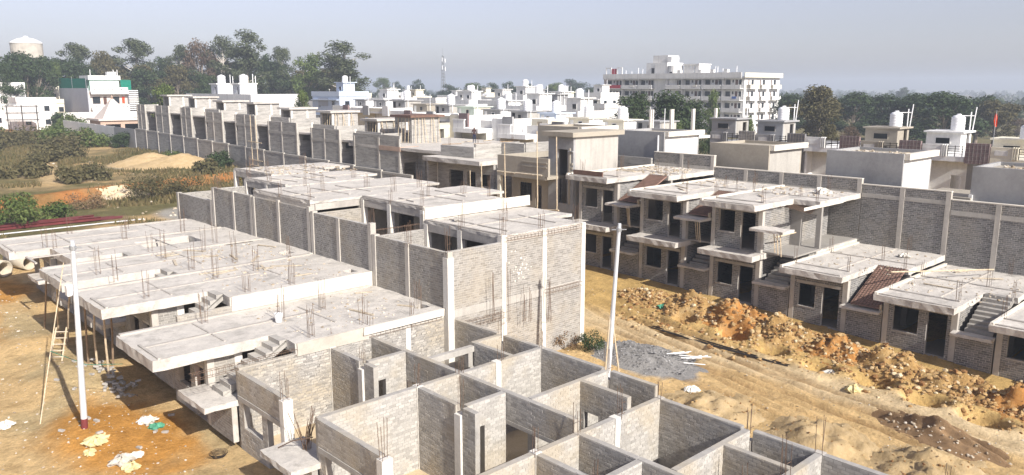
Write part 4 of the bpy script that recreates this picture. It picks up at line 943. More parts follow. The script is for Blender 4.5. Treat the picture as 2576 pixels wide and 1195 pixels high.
# row of roofs with stair cabins
CAB = [(119.6, 116.4, 11.15, 1), (113.9, 110.4, 11.13, 1), (108.3, 104.9, 11.12, 0), (102.7, 99.1, 10.62, 2), (97.0, 93.6, 10.56, 0), (91.7, 87.9, 10.38, 3), (85.9, 82.3, 10.1, 1), (80.1, 76.9, 9.96, 0), (74.5, 71.5, 9.84, 4), (69.3, 65.8, 9.36, 5), (63.6, 60.3, 9.27, 5), (58.4, 55.0, 9.26, 0)]
NUM = ['first', 'second', 'third', 'fourth', 'fifth', 'sixth', 'seventh', 'eighth', 'ninth', 'tenth', 'eleventh', 'last']
KIND = [('plaster_grey', 'cement_light', 'grey'), ('plaster_grey', 'white', 'grey and white'), ('plaster_brown', 'plaster_brown', 'brownish'), ('greenish', 'cream', 'pale green'), ('bluewhite', 'white', 'pale blue'), ('cream', 'white', 'cream')]
for i, (yb, ya, zt, kd) in enumerate(CAB):
    m1, m2, nm = KIND[kd]; zr = zt - 1.75
    H = House('cabin_roof_house', '%s cabin-topped house, %s from the left in the long row' % (nm, NUM[i]), 'house', (75, ya, 2.5), 'long row of houses with roof cabins')
    H.wall('y', 75, ya, yb, zr, zt - .12, mat=m1, op=[(ya + .5, ya + 1.1, zr, zt - .35)] if False else ()); H.wall('x', ya, 75.2, 78, zr, zt - .12, mat=m2); H.wall('x', yb - .2, 75.2, 78, zr, zt - .12, mat=m1); H.wall('y', 78, ya, yb, zr, zt - .12, mat=m2)
    H.slab(74.7, 78.6, ya - .2, yb + .25, zt, .13, name='cabin_roof', mat=m1, jit=0, step=9); win(H, 'y', 75, ya + 1.15, ya + 1.75, zr + .75, zr + 1.25, m2); H.box('door', 74.97, 75.0, yb - .85, yb - .3, zr, zr + 1.45, 'white' if kd else 'dark', 0)
    H.slab(70.5, 82, ya - 2.3, yb + .05, zr, .3, name='roof_slab', mat='white' if kd else 'white_dirty', jit=0, step=9); H.box('parapet', 70.5, 70.7, ya - 2.3, yb, zr, zr + .55 + .2 * (i % 3 == 0), ['white', 'white', 'cream'][i % 3], 0); H.wall('y', 71.6, ya - 2.3, yb, 2.5, zr - .31, mat=['white', 'cream', 'white'][i % 3], op=[(ya, ya + 1.2, zr - 2.2, zr - 1.0)])
    H.box('parapet', 70.7, 76, ya - 2.3, ya - 2.15, zr, zr + .6, 'white', 0); H.box('tiled_panel', 70.2, 70.45, ya - 2.2, ya - .6, zr - .6, zr + .9, ['tile_brown', 'plaster_grey', 'white'][i % 3], 0)
    vent_pipe(H, 75.3, ya - .4, zr, 2.6 + .6 * (i % 2))
    if i in (2, 4, 6, 7, 8, 9, 10): water_tank(76.4, ya + 1.3, zt, 'white tank on the %s cabin of the long row, counted from the left' % NUM[i], .62, 1.5)

# ---------------------------------------------------------------- apartment block
AX, AY0, AY1, AZ = 179.0, 107.0, 152.0, 1.2
H = House('apartment_block', 'long white five-storey apartment block with balconies and red bands at its left end', 'apartment building', (AX, AY0, AZ))
FH = 2.93
H.wall('y', AX + 1.6, AY0, AY1, AZ, AZ + 5 * FH, t=.3, mat='white'); H.wall('x', AY0, AX + 1.9, AX + 19, AZ, AZ + 5 * FH, t=.3, mat='white'); H.wall('x', AY1 - .3, AX + 1.9, AX + 19, AZ, AZ + 5 * FH, t=.3, mat='white'); H.wall('y', AX + 19, AY0, AY1, AZ, AZ + 5 * FH, t=.3, mat='white')
H.slab(AX + 1.6, AX + 19.3, AY0, AY1, AZ + 5 * FH + .05, .1, name='roof_slab', mat='white_dirty', jit=0, step=20)
H.box('parapet', AX, AX + .25, AY0, AY1, AZ + 5 * FH - .25, AZ + 5 * FH + 1.1, 'white_dirty', 0); H.slab(AX, AX + 1.62, AY0, AY1, AZ + 5 * FH - .2, .2, name='balcony_slab', mat='white', jit=0, step=20)
H.box('parapet', AX + .25, AX + 19.2, AY0 - .9, AY0 - .7, AZ + 5 * FH - .2, AZ + 5 * FH + 1.0, 'cream', 0)
seg = [(107.2, 112.5), (112.9, 118.6), (119.0, 125.0), (125.4, 130.0), (134.6, 139.4), (139.8, 145.2), (145.6, 151.8)]
for f_ in range(5):
    zb = AZ + f_ * FH
    for si, (a, b) in enumerate(seg):
        if f_ > 0:
            H.box('balcony_slab', AX, AX + 1.59, a, b, zb - .12, zb + .03, 'white', 0); H.box('balcony_parapet', AX, AX + .16, a, b, zb + .03, zb + .95, 'red_paint' if si == 6 and f_ in (1, 4) else 'white_dirty', 0)
        H.box('divider', AX + .2, AX + 1.58, b - .1, b, zb + .03, zb + FH - .2, 'white', 0)
        L = b - a
        for q, (u_, wd, z0_, z1_, mt) in enumerate(((.10, .9, .9, 2.2, 'glass'), (.30, .85, .05, 2.2, 'door_brown'), (.52, .5, 1.5, 2.2, 'glass'), (.70, 1.5, .8, 2.2, 'glass'))):
            win(H, 'y', AX + 1.6, a + L * u_, a + L * u_ + wd * (1 if si % 2 else .9), zb + z0_, zb + z1_, 'white', mt)
        if (f_ + si) % 3 == 0: H.box('laundry', AX - .05, AX, a + 1, a + 2.2, zb + .4, zb + .97, ['cloth_blue', 'dark', 'sack_white'][(f_ * si) % 3], 0)
    for c in range(3):
        xx = AX + 2.6 + 5.6 * c
        if f_ > 0 and c < 3: H.box('balcony_slab', xx, xx + 4.4, AY0 - 1.2, AY0 - .002, zb - .12, zb + .03, 'white', 0); H.box('balcony_parapet', xx, xx + 4.4, AY0 - 1.2, AY0 - 1.05, zb + .03, zb + .95, 'cream' if f_ == 4 else 'white', 0); H.box('balcony_parapet', xx, xx + .15, AY0 - 1.049, AY0 - .01, zb + .03, zb + .95, 'plaster_brown', 0)
        win(H, 'x', AY0, xx + .8, xx + 1.3, zb + .2, zb + 2.2, 'white', 'door_brown'); win(H, 'x', AY0, xx + 2.3, xx + 3.4, zb + .9, zb + 2.2, 'white', 'glass')
# stair towers on the roof
zt = AZ + 5 * FH
H.wall('y', AX + 1.0, 130.2, 134.4, AZ, zt + 4.0, t=.3, mat='white'); H.wall('x', 130.2, AX + 1.3, AX + 8, zt - 8, zt + 4.0, t=.3, mat='white', op=[(AX + 2.4, AX + 3.4, zt + 1.6, zt + 2.6)]); H.wall('x', 134.1, AX + 1.3, AX + 8, zt, zt + 4.0, t=.3, mat='white'); H.wall('y', AX + 8, 130.2, 134.4, zt, zt + 4.0, t=.3, mat='white')
H.box('tower_tank', AX + 3, AX + 8, 131.5, 136.5, zt + 4.0, zt + 6.0, 'white_dirty', 0); H.box('tower_tank', AX + 2.6, AX + 6, 130.0, 131.5, zt + 4.0, zt + 5.6, 'white', 0); H.box('lift_room', AX + 2, AX + 8, 134.4, 138.0, zt, zt + 4, 'white', 0); win(H, 'y', AX + 2, 135.2, 136.2, zt + .5, zt + 2.6, 'white', 'dark')
MB().lathe(AX + 2.8, 128.8, [(2.0, AZ), (2.0, zt + 3.2)], 20).build('round_tower', 'white', H.o, False); win(H, 'y', AX + .78, 128.3, 129.3, zt + .4, zt + 1.5, 'white', 'dark')
H.wall('y', AX + 3, 121.5, 126.2, zt, zt + 3.3, t=.3, mat='white', op=[(122.6, 123.2, zt + 1.2, zt + 2.9), (124.0, 124.5, zt + 2.6, zt + 2.9)]); H.wall('x', 121.5, AX + 3.3, AX + 8, zt, zt + 3.3, t=.3, mat='white'); H.slab(AX + 2.6, AX + 8.4, 121.2, 126.5, zt + 3.55, .3, name='cabin_roof', mat='white', jit=0, step=9); H.wall('y', AX + 8, 121.5, 126.2, zt, zt + 3.3, t=.3, mat='white')
for y in (109.0, 113.0, 114.5, 115.2, 117.4, 119.6, 138.5, 140.0, 142.3, 144.4): vent_pipe(H, AX + 1, y, zt, 2.2 + .5 * math.sin(y), .11)
for y in (145.2, 147.0, 149.2, 151.0): H.box('roof_frame', AX + .3, AX + .55, y, y + .25, zt + 1.1, zt + 2.7, 'white', 0)
H.box('roof_frame', AX + .3, AX + .55, 145.2, 147.2, zt + 2.7, zt + 2.95, 'white', 0); H.box('roof_frame', AX + .3, AX + .55, 149.2, 151.2, zt + 2.7, zt + 2.95, 'white', 0)
for y in (147.4, 148.3): H.box('red_panel', AX + .35, AX + .5, y, y + .7, zt + 1.1, zt + 2.6, 'red_paint', 0)
for y in (111.2, 115.2, 119.0, 125.4): H.box('water_box', AX + .2, AX + 1.2, y, y + 1.0, zt + .8, zt + 1.9, 'white', 0)

# ---------------------------------------------------------------- buildings at the left, beyond the field
H = House('netted_house', 'two-storey white house with pierced balcony fronts and green shade net on its roof', 'house', (56.6, 207.5, 4))
H.wall('y', 56.6, 207.5, 232, 3, 13.0, t=.3, mat='greyblue'); H.wall('x', 207.5, 56.9, 67.2, 3, 12.4, t=.3, mat='stone_pink', op=[(57.6, 59.3, 9.3, 11.0), (62, 63.6, 9.3, 11.0)]); H.wall('y', 67.2, 207.5, 232, 3, 12.4, t=.3, mat='white'); H.slab(56.8, 67.3, 207.6, 232, 12.35, .3, name='roof_slab', mat='white', jit=0, step=20)
for x, w_ in ((57.6, 1.7), (62.0, 1.6)): H.box('pane', x, x + w_, 207.6, 207.64, 9.3, 11.0, 'glass', 0)
H.box('door', 60.0, 60.7, 207.4, 207.5, 8.7, 11.0, 'door_brown', 0); H.box('door', 64.2, 64.8, 207.4, 207.5, 9.4, 11.0, 'cloth_orange', 0)
for z in (8.2, 12.3):
    H.box('balcony_front', 57.0, 65.4, 206.2, 206.4, z - .3, z + .9, 'white', 0); H.box('balcony_slab', 57.0, 65.4, 206.4, 207.5, z - .3, z - .1, 'white', 0); H.box('balcony_band', 57.0, 65.4, 206.1, 206.2, z - .7, z - .32, 'white', 0)
    for q in range(16): H.box('balcony_slot', 57.3 + .5 * q, 57.5 + .5 * q, 206.17, 206.2, z + .35, z + .58, 'dark' if q % 2 else 'galv', 0)
for q in range(11): H.box('louvre', 65.4, 67.6, 206.0, 206.3, 7.8 + .45 * q, 8.02 + .45 * q, 'white', 0)
H.wall('x', 206.6, 65.4, 67.4, 3, 12.4, t=.2, mat='greyblue')
H.wall('x', 209.0, 57.7, 64.3, 12.4, 15.0, t=.3, mat='mint'); H.wall('y', 57.7, 209.3, 216, 12.4, 15.0, t=.3, mat='mint', op=[(209.6, 210.6, 12.5, 14.6)]); H.slab(57.4, 64.6, 208.6, 216, 16.0, 1.05, name='cabin_roof', mat='white', jit=0, step=9); H.box('roof_box', 62, 64, 209.5, 211, 16.0, 16.9, 'white', 0)
for x, y in ((58, 209), (63.2, 209), (64.2, 209.4)): vent_pipe(H, x, y, 16, 1.4, .08)
mesh_obj('shade_net', [(56.62, 208, 13.0), (56.62, 231.5, 13.0), (56.62, 231.5, 15.7), (56.62, 220, 15.35), (56.62, 208, 15.3)], [(0, 1, 2, 3, 4)], 'net_green', H.o); H.box('shade_net', 64.4, 66.8, 208.2, 208.24, 12.6, 15.0, 'net_green', 0)
for y in (208, 219.5, 231.5): MB().tube([(56.6, y, 12.8), (56.6, y, 15.8)], .06, 5).build('net_post', 'galv', H.o)
H = House('temple', 'small pale temple with a stepped pyramid spire and arched porch', 'temple', (55, 184.3, 3))
V_ = []
for i in range(8):
    a, b = 2.9 * (1 - i / 8) + .22, 2.9 * (1 - (i + 1) / 8) + .26; z0, z1 = 6.6 + 4.1 * i / 8, 6.6 + 4.1 * (i + 1) / 8
    MB().add([(55 + sx * r_, 184.3 + sy * r_, z) for z, r_ in ((z0, a), (z1, b)) for sx, sy in ((-1, -1), (1, -1), (1, 1), (-1, 1))], [(3, 2, 1, 0), (4, 5, 6, 7), (0, 1, 5, 4), (1, 2, 6, 5), (2, 3, 7, 6), (3, 0, 4, 7)]).build('spire_tier', 'stone_pink', H.o)
MB().lathe(55, 184.3, [(.22, 10.7), (.3, 10.85), (.12, 11.0), (.24, 11.2), (.05, 11.5)], 10).build('finial', 'orange_brick', H.o)
H.slab(50.8, 60.5, 180.2, 188.5, 6.65, .4, name='temple_roof', mat='stone_pink', jit=0, step=20); H.wall('x', 180.6, 51.2, 60, 2, 6.25, t=.4, mat='orange_brick', op=[(52.2, 55.2, 2, 5.5), (56, 59, 2, 5.5)]); H.wall('y', 51.2, 181, 188, 2, 6.25, t=.4, mat='orange_brick'); H.box('inner', 52, 60, 183, 183.2, 2, 6.2, 'dark', 0)
H = House('white_compound_wall', 'white garden wall behind the temple', 'wall', (48, 190, 3)); H.wall('x', 196.0, 48.2, 64, 2.5, 7.7, t=.25, mat='white_dirty')
H = House('billboard', 'large blank white hoarding seen from behind on dark posts', 'billboard', (40, 205, 3))
for i in range(3):
    t_ = i / 2; x, y = 39.6 + 4.9 * t_, 206.9 - 4.4 * t_; MB().tube([(x, y, 2.5), (x, y, 9.3)], .1, 6).build('post', 'rebar_dark', H.o)
for i in range(3): MB().tube([(39.2, 207.2, 6.1 + 1.5 * i), (44.8, 202.2, 6.15 + 1.5 * i)], .05, 5).build('cross_bar', 'rebar_dark', H.o)
d_ = Vector((5.6, -5.1, 0)).normalized(); n_ = Vector((.67, .74, 0)) * .16
a, b = Vector((39.1, 207.4, 0)) + n_, Vector((44.8, 202.2, 0)) + n_
mesh_obj('panel', [(p.x + q.x, p.y + q.y, z) for z in (5.7, 9.2) for p in (a, b) for q in (Vector((0, 0, 0)), n_ * .4)], [(0, 2, 6, 4), (1, 5, 7, 3), (0, 4, 5, 1), (2, 3, 7, 6), (4, 6, 7, 5), (0, 1, 3, 2)], 'white', H.o)
def townhouse(label, x0, x1, y0, y1, z0, z1, mat, cabin=None, group='white houses of the town behind', nwin=2, tank=False, cat='house'):
    H = House('town_house', label, cat, (x0, y0, z0), group)
    H.box('body', x0, x1, y0, y1, z0, z1, mat, 0); H.box('parapet', x0 - .15, x0 + .05, y0 - .15, y1 + .15, z1 - .25, z1 + .75, mat, 0); H.box('parapet', x0 + .05, x1, y0 - .15, y0 + .05, z1 - .25, z1 + .75, mat, 0)
    for f_ in range(max(1, int((z1 - z0) / 3.2))):
        zz = z1 - 2.4 - 3.1 * f_
        for q in range(nwin):
            u_ = y0 + (y1 - y0) * (q + .35) / nwin; win(H, 'y', x0, u_, u_ + 1.1, zz, zz + 1.2, mat)
            u_ = x0 + (x1 - x0) * (q + .35) / nwin; win(H, 'x', y0, u_, u_ + 1.1, zz, zz + 1.2, mat)
        H.box('sun_shade', x0 - .6, x0 - .001, y0 + .3, y1 - .3, zz + 1.35, zz + 1.47, mat, 0)
    if cabin:
        H.box('cabin', x0 + 1.5, x0 + 4.2, y0 + .8, y0 + 3.6, z1, z1 + 2.5, mat, 0); win(H, 'y', x0 + 1.5, y0 + 1.6, y0 + 2.4, z1 + 1, z1 + 1.7, mat); H.box('cabin_roof', x0 + 1.2, x0 + 4.6, y0 + .5, y0 + 4.0, z1 + 2.5, z1 + 2.65, mat, 0)
        for q in range(2): vent_pipe(H, x0 + 2 + q, y0 + .6, z1, 2.8 + q, .06)
    if tank: MB().lathe(x0 + 2.8, y0 + 2.2, [(.6, z1 + (2.65 if cabin else .1)), (.6, z1 + (3.7 if cabin else 1.2)), (.3, z1 + (3.95 if cabin else 1.45))], 12).build('roof_tank', 'tank', H.o)
    return H
townhouse('tall white house at the left edge before the dark trees', 38, 46, 218, 228, 3, 13.6, 'white', True); townhouse('low white house in front of the tall one at the left edge', 42, 50, 208.5, 216, 3, 10.2, 'white')
townhouse('cream house with a weathered roof edge, left of the green net', 51, 58, 236, 246, 3, 12.8, 'cream', True); townhouse('low cream house between the hoarding and the netted house', 49, 55, 222, 230, 3, 9.6, 'cream', nwin=3)
# white flat roofs just behind the tower houses
H = House('long_white_house', 'long white parapet house with two roof cabins behind the tower houses', 'house', (59, 130, 3)); H.wall('y', 60, 128, 156, 3, 12.0, t=.25, mat='white', op=[(130 + 4 * q, 131.6 + 4 * q, 9.2, 10.4) for q in range(6)]); H.wall('x', 128, 60.25, 70, 3, 12.0, t=.25, mat='white'); H.slab(60.2, 70, 128.2, 156, 11.4, .3, name='roof_slab', mat='white', jit=0, step=20); H.box('back_room', 62, 62.2, 128.3, 155.5, 4, 11, 'dark', 0)
for j, y in enumerate((147.0, 137.5)):
    H.wall('y', 62.5, y, y + 3.0, 11.4, 13.7, mat='greyblue', op=[(y + .6, y + 1.3, 11.5, 13.2)]); H.wall('x', y, 62.7, 65.5, 11.4, 13.7, mat='white'); H.slab(62.2, 65.8, y - .2, y + 3.2, 13.9, .2, name='cabin_roof', mat='white', jit=0, step=9); H.wall('x', y + 2.8, 62.7, 65.5, 11.4, 13.7, mat='white'); H.wall('y', 65.5, y, y + 3, 11.4, 13.7, mat='white')
    vent_pipe(H, 65, y, 13.9, 1.6, .06); vent_pipe(H, 65.6, y + .2, 12, 3.2, .06); water_tank(64, y + 1.6, 13.9, ['white tank on the left cabin behind the tower houses', 'white tank on the right cabin behind the tower houses'][j], .75, 1.5)
# blue house
H = townhouse('pale blue house with arched parapet and dark blue windows behind the green tree', 86, 93, 143, 154, 3, 11.6, 'bluewhite', True, tank=True)
H.box('glazing', 85.96, 86.0, 147.5, 151.5, 9.3, 11.0, 'greyblue', 0)
# the white town in the distance
trng = random.Random(21); k = 0
SPOT = ['left of the lattice mast', 'below the lattice mast', 'right of the lattice mast', 'before the far trees']
for i in range(46):
    d = trng.uniform(185, 330); px = trng.uniform(745, 1330) if i > 6 else trng.uniform(1130, 1250)
    ang = math.atan2(px - 1287.5, 2010) + R(43.2); x, y = d * math.sin(ang), d * math.cos(ang)
    zg = 2 + trng.uniform(0, 1.5); st = trng.choice([1, 1, 2, 2, 2]); wx, wy = trng.uniform(6, 11), trng.uniform(6, 11)
    if x < 84: continue
    mt = trng.choice(['white', 'white', 'white', 'white_dirty', 'cream', 'white'])
    nm = {'white': 'white', 'white_dirty': 'weathered white', 'cream': 'cream'}[mt]; cb = trng.random() < .65
    townhouse('%s distant house %s%s' % (nm, 'with a roof cabin' if cb else 'with a bare flat roof', ', ' + SPOT[0 if px < 1080 else 1 if px < 1150 else 2 if px < 1250 else 3]), x, x + wx, y, y + wy, zg - 2, zg + 3.2 * st + .8, mt, cb, 'distant white houses of the town', trng.choice([1, 2, 2]), trng.random() < .5)
townhouse('white house with a dark stair strip, standing before the far trees', 150, 157, 128, 134, 2, 11.2, 'white', True); townhouse('white three-step house with a roof tank above the cabin row', 112, 119, 116, 122, 2, 10.8, 'white', True, tank=True)
townhouse('long low white house just behind the cabin row', 98, 104, 118, 132, 2, 9.2, 'white', False, nwin=4); townhouse('white house with a stepped roof, right of the blue house', 92, 100, 136, 142, 2, 10.2, 'white', True)
# houses packed behind the cabin row
occ = [(85, 94, 142, 155), (111, 120, 115, 123), (97, 105, 117, 133), (91, 101, 135, 143), (86, 104, 52, 75)]
k = 0
for X_ in (87, 99, 112, 126):
    y = 76 + trng.uniform(0, 5)
    while y < 142:
        wx, wy = trng.uniform(6, 9), trng.uniform(5.5, 8.5); x = X_ + trng.uniform(-1.5, 1.5)
        if not (X_ > 95 and y < 92 + (X_ - 99) * .5) and not any(x < o[1] and x + wx > o[0] and y < o[3] and y + wy > o[2] for o in occ):
            mt = trng.choice(['white', 'white_dirty', 'white', 'cream', 'white', 'white_dirty', 'white_dirty', 'plaster_grey']); cb = trng.random() < .7
            nm = {'white': 'white', 'white_dirty': 'weathered white', 'cream': 'cream', 'bluewhite': 'pale blue', 'greenish': 'pale green', 'plaster_grey': 'unpainted grey'}[mt]
            townhouse('%s house, %s, %s behind the cabin row, %s from left' % (nm, 'cabin on top' if cb else 'open roof', {87: 'directly', 99: 'two rows', 112: 'three rows', 126: 'four rows'}[X_], NUM[min(11, int((142 - y) / 9))]), x, x + wx, y, y + wy, 2, 8.0 + trng.choice([0, .4, 1.0, 1.6]) + (X_ - 87) * .03, mt, cb, 'houses packed behind the cabin row', trng.choice([1, 2, 2]), trng.random() < .6); k += 1
        y += wy + trng.uniform(1.0, 3.5)
# lattice mast and water tower
H = House('lattice_mast', 'slim steel lattice mast on the horizon', 'mast', (248.8, 315, 0)); m_ = MB(); X0, Y0 = 248.8, 315
def leg(a, z): w_ = 2.0 * (1 - z / 31) + .45; return (X0 + w_ / 2 * (1 if a in (0, 3) else -1), Y0 + w_ / 2 * (1 if a < 2 else -1), z)
for a in range(4): MB().tube([leg(a, 0), leg(a, 29)], .11, 4).build('leg', 'galv', H.o)
for i in range(18):
    z0, z1 = 29 * i / 18, 29 * (i + 1) / 18
    for a in range(4): m_.tube([leg(a, z0), leg((a + 1) % 4, z1)], .05, 3); m_.tube([leg((a + 1) % 4, z0), leg(a, z1)], .05, 3)
m_.build('bracing', 'galv', H.o); MB().tube([(X0, Y0, 29), (X0, Y0, 32.5)], .08, 4).build('antenna', 'galv', H.o)
for z in (22, 26): H.box('antenna_panel', X0 - 1.0, X0 - .7, Y0 - .6, Y0 - .2, z, z + 2, 'tank', 0); H.box('antenna_panel', X0 + .4, X0 + .8, Y0 - 1.0, Y0 - .7, z - .6, z + 1.4, 'tank', 0)
H = House('water_tower', 'round concrete water tower with a white domed cap above the trees at left', 'water tower', (66.7, 307.7, 4)); X0, Y0 = 66.7, 307.7
MB().lathe(X0, Y0, [(3.2, 21.0), (4.75, 23.2), (4.75, 27.6)], 28).build('drum', 'rubble', H.o); MB().lathe(X0, Y0, [(4.9, 27.6), (4.9, 27.8), (4.0, 28.5), (2.5, 29.2), (.8, 29.55), (.6, 30.0), (.1, 30.1)], 28).build('dome', 'white', H.o)
MB().lathe(X0, Y0, [(5.6, 22.9), (5.6, 23.1)], 28).build('gallery', 'column', H.o)
for a in range(8): MB().tube([(X0 + 3 * math.cos(a * .785), Y0 + 3 * math.sin(a * .785), 2), (X0 + 3 * math.cos(a * .785), Y0 + 3 * math.sin(a * .785), 21.5)], .35, 8).build('leg', 'column', H.o)

# ---------------------------------------------------------------- trees and scrub
def leaves(cent, rad, n, size, flat=.8, droop=0.0):
    """n leaf clumps (bent quads) spread through blobs; returns verts, faces"""
    k = len(cent); w_ = np.array(rad) ** 2; idx_ = rng.choice(k, n, p=w_ / w_.sum())
    d = rng.normal(size=(n, 3)); d /= np.linalg.norm(d, axis=1)[:, None]; r = rng.random(n) ** .45
    P = np.array(cent)[idx_] + d * (np.array(rad)[idx_] * r)[:, None] * np.array([1, 1, flat])
    nrm = d * .8 + rng.normal(size=(n, 3)) * .6 + np.array([0, 0, .4]); nrm /= np.linalg.norm(nrm, axis=1)[:, None]
    t = np.cross(nrm, rng.normal(size=(n, 3))); t /= np.linalg.norm(t, axis=1)[:, None]; b = np.cross(nrm, t)
    s_ = size * rng.uniform(.55, 1.3, n)[:, None]
    V = np.stack([P - t * s_, P - b * s_ * .45 + nrm * s_ * .12, P + t * s_, P + b * s_ * .45 - nrm * s_ * .08], 1)
    V[:, :, 2] -= droop * s_ * rng.random((n, 1))
    return V.reshape(-1, 3), (np.arange(n)[:, None] * 4 + np.arange(4)[None])
def leafmesh(name, V, F, mat):
    me = bpy.data.meshes.new(name); me.vertices.add(len(V)); me.vertices.foreach_set('co', V.reshape(-1)); me.loops.add(F.size); me.loops.foreach_set('vertex_index', F.reshape(-1))
    me.polygons.add(len(F)); me.polygons.foreach_set('loop_start', np.arange(0, F.size, F.shape[1])); me.update(calc_edges=True); me.shade_flat(); me.materials.append(MATS[mat]); return me
def tree_proto(kind, seed):
    """unit tree: height 10, crown width as the kind has it"""
    q = random.Random(seed); t = MB(); cent = []; rad = []
    if kind == 'euc':
        bx, by = q.uniform(-.4, .4), q.uniform(-.4, .4); t.tube([(0, 0, 0), (bx * .4, by * .4, 3), (bx, by, 6), (bx * 1.2, by * .6, 9.2)], .17, 7, .04)
        for i in range(30):
            z = q.uniform(3.0, 9.2); a = q.uniform(0, 6.28); rr = q.uniform(.3, 1.9) * (1.15 - .6 * abs(z - 6.0) / 3.2); p = (bx * z / 9 + rr * math.cos(a), by * z / 9 + rr * math.sin(a), z + q.uniform(.1, .7))
            t.tube([(bx * z / 9, by * z / 9, z - .8), ((p[0] + bx * z / 9) / 2, (p[1] + by * z / 9) / 2, z - .1), p], .06, 4, .015); cent.append(p); rad.append(q.uniform(.5, 1.0))
        n, sz, mat, bark = 6500, .125, 'leaf_euc', 'bark_pale'; fl = .8
    else:
        t.tube([(0, 0, 0), (.1, .1, 2), (0, .2, 4.5)], .32, 8, .16)
        for i in range(22):
            a = q.uniform(0, 6.28); u_ = q.random(); z = 2.6 + 6.3 * u_; rr = q.uniform(.2, 1) * 3.1 * math.sin(math.pi * min(.97, .18 + .72 * u_)); p = (rr * math.cos(a), rr * math.sin(a), z)
            t.tube([(0, .1, max(1.5, z * .55)), (p[0] * .6, p[1] * .6, z * .85), p], .09, 4, .02); cent.append(p); rad.append(q.uniform(.8, 1.5))
        n, sz, bark = 5600, .19, 'bark'; mat = {'round': 'leaf_dark', 'olive': 'leaf_olive', 'brown': 'leaf_brown', 'light': 'leaf_light', 'far': 'leaf_dark'}[kind]; fl = .75
    V, F = leaves(cent, rad, n, sz, fl)
    return t.v, t.f, bark, leafmesh('crown', V, F, mat), (2 * max(math.hypot(c[0], c[1]) + .8 * r for c, r in zip(cent, rad)), max(c[2] + .8 * r for c, r in zip(cent, rad)))
PROTO = {}
for kd, cnt in (('euc', 3), ('round', 3), ('olive', 2), ('brown', 1), ('light', 2), ('far', 2)):
    PROTO[kd] = []
    for i in range(cnt):
        tv, tf, bk, cm, dim = tree_proto(kd, 100 * len(PROTO) + i); tm = bpy.data.meshes.new('trunk'); tm.from_pydata([tuple(v) for v in tv], [], tf); tm.materials.append(MATS[bk]); PROTO[kd].append((tm, cm, dim))
def tree(kind, x, y, ztop, wd, label, group=None, name=None, zg=None):
    tm, cm, (w0, h0) = PROTO[kind][rnd.randrange(len(PROTO[kind]))]
    zg = g1(x, y) - .2 if zg is None else zg
    h = max(ztop - zg, 1.5); sz = h / h0; sx = max(wd / w0, sz * .5)
    r = thing(name or {'euc': 'eucalyptus_tree', 'round': 'broadleaf_tree', 'olive': 'scrubby_tree', 'brown': 'bare_brown_tree', 'light': 'light_green_tree', 'far': 'distant_tree'}[kind], label, 'tree', (x, y, zg), group)
    r.rotation_euler = (0, 0, rnd.uniform(0, 6.28)); r.scale = (sx, sx, sz)
    for nm, m_ in (('trunk', tm), ('crown', cm)):
        o = bpy.data.objects.new(nm, m_); C.objects.link(o); o.parent = r
    return r
LEFT = [('round', 36.4, 171.6, 20.1, 8.9, 'dark round tree standing in front of the water tower'), ('round', 31.5, 162.5, 18.0, 5.5, 'dark tree cut by the left edge of the picture'), ('light', 43.1, 179.0, 18.4, 4.0, 'small bright green tree right of the water tower'),
  ('euc', 50.6, 188.4, 22.6, 8.4, 'tall open eucalyptus, first from the water tower'), ('olive', 53.9, 182.6, 21.0, 6.8, 'olive brown tree behind the netted house'), ('euc', 61.3, 183.9, 23.7, 10.1, 'wide sparse eucalyptus with sky showing through, right of the netted house'), ('round', 59.1, 175.0, 17.6, 8.2, 'dark low tree right of the netted house'),
  ('euc', 69.6, 184.3, 22.8, 5.8, 'slim eucalyptus left of the brown tree'), ('brown', 71.6, 177.0, 24.1, 6.6, 'tall tree with reddish brown leaves among the eucalyptus'), ('euc', 76.0, 175.6, 24.6, 6.2, 'eucalyptus between the brown tree and the tallest one'), ('euc', 76.4, 164.2, 25.4, 8.7, 'tallest eucalyptus of the tree belt'),
  ('olive', 62.8, 167.3, 18.0, 7.6, 'olive brown tree below the slim eucalyptus'), ('round', 64.7, 155.9, 16.2, 6.9, 'dark green tree below the brown one'), ('euc', 86.1, 166.1, 22.3, 5.7, 'lone slim eucalyptus right of the tallest one'), ('light', 85.7, 155.5, 20.5, 8.7, 'broad light green tree near the right end of the belt'),
  ('euc', 88.2, 143.5, 22.7, 10.0, 'leaning eucalyptus at the right end of the tree belt'), ('round', 84.6, 167.5, 19.3, 8.3, 'dark tree filling the gap right of the tallest eucalyptus'), ('olive', 58.6, 189.1, 18.3, 8.2, 'scrubby olive tree at the back of the belt, left half'), ('round', 49.3, 180.0, 18.0, 6.8, 'dark round tree above the cream house'),
  ('round', 77.9, 171.0, 19.2, 8.2, 'dark tree under the tallest eucalyptus'), ('olive', 91.5, 155.5, 17.9, 7.2, 'olive tree before the leaning eucalyptus')]
for kd, x, y, z, wd, lb in LEFT:
    k = 1.35; tree(kd, x * k, y * k, 13 + (z - 13) * k, wd * k * (1.35 if kd in ('euc', 'brown') else 1.2), lb, 'tree belt behind the houses at left')
ORDN = 'first second third fourth fifth sixth seventh eighth ninth tenth eleventh twelfth thirteenth fourteenth fifteenth sixteenth seventeenth eighteenth nineteenth twentieth'.split()
for i in range(20):       # lower growth closing the belt
    px = 5 + i * 45; d = 232 + rnd.uniform(-10, 18); ang = math.atan2(px - 1287.5, 2010) + R(43.2)
    tree(rnd.choice(['olive', 'round', 'olive', 'round', 'light']), d * math.sin(ang) * 1.12, d * math.cos(ang) * 1.12, 20.5 + rnd.uniform(-2.5, 3.5), rnd.uniform(13, 17), '%s low tree from the left at the foot of the tree belt' % ORDN[i], 'understorey of the tree belt', 'understorey_tree')
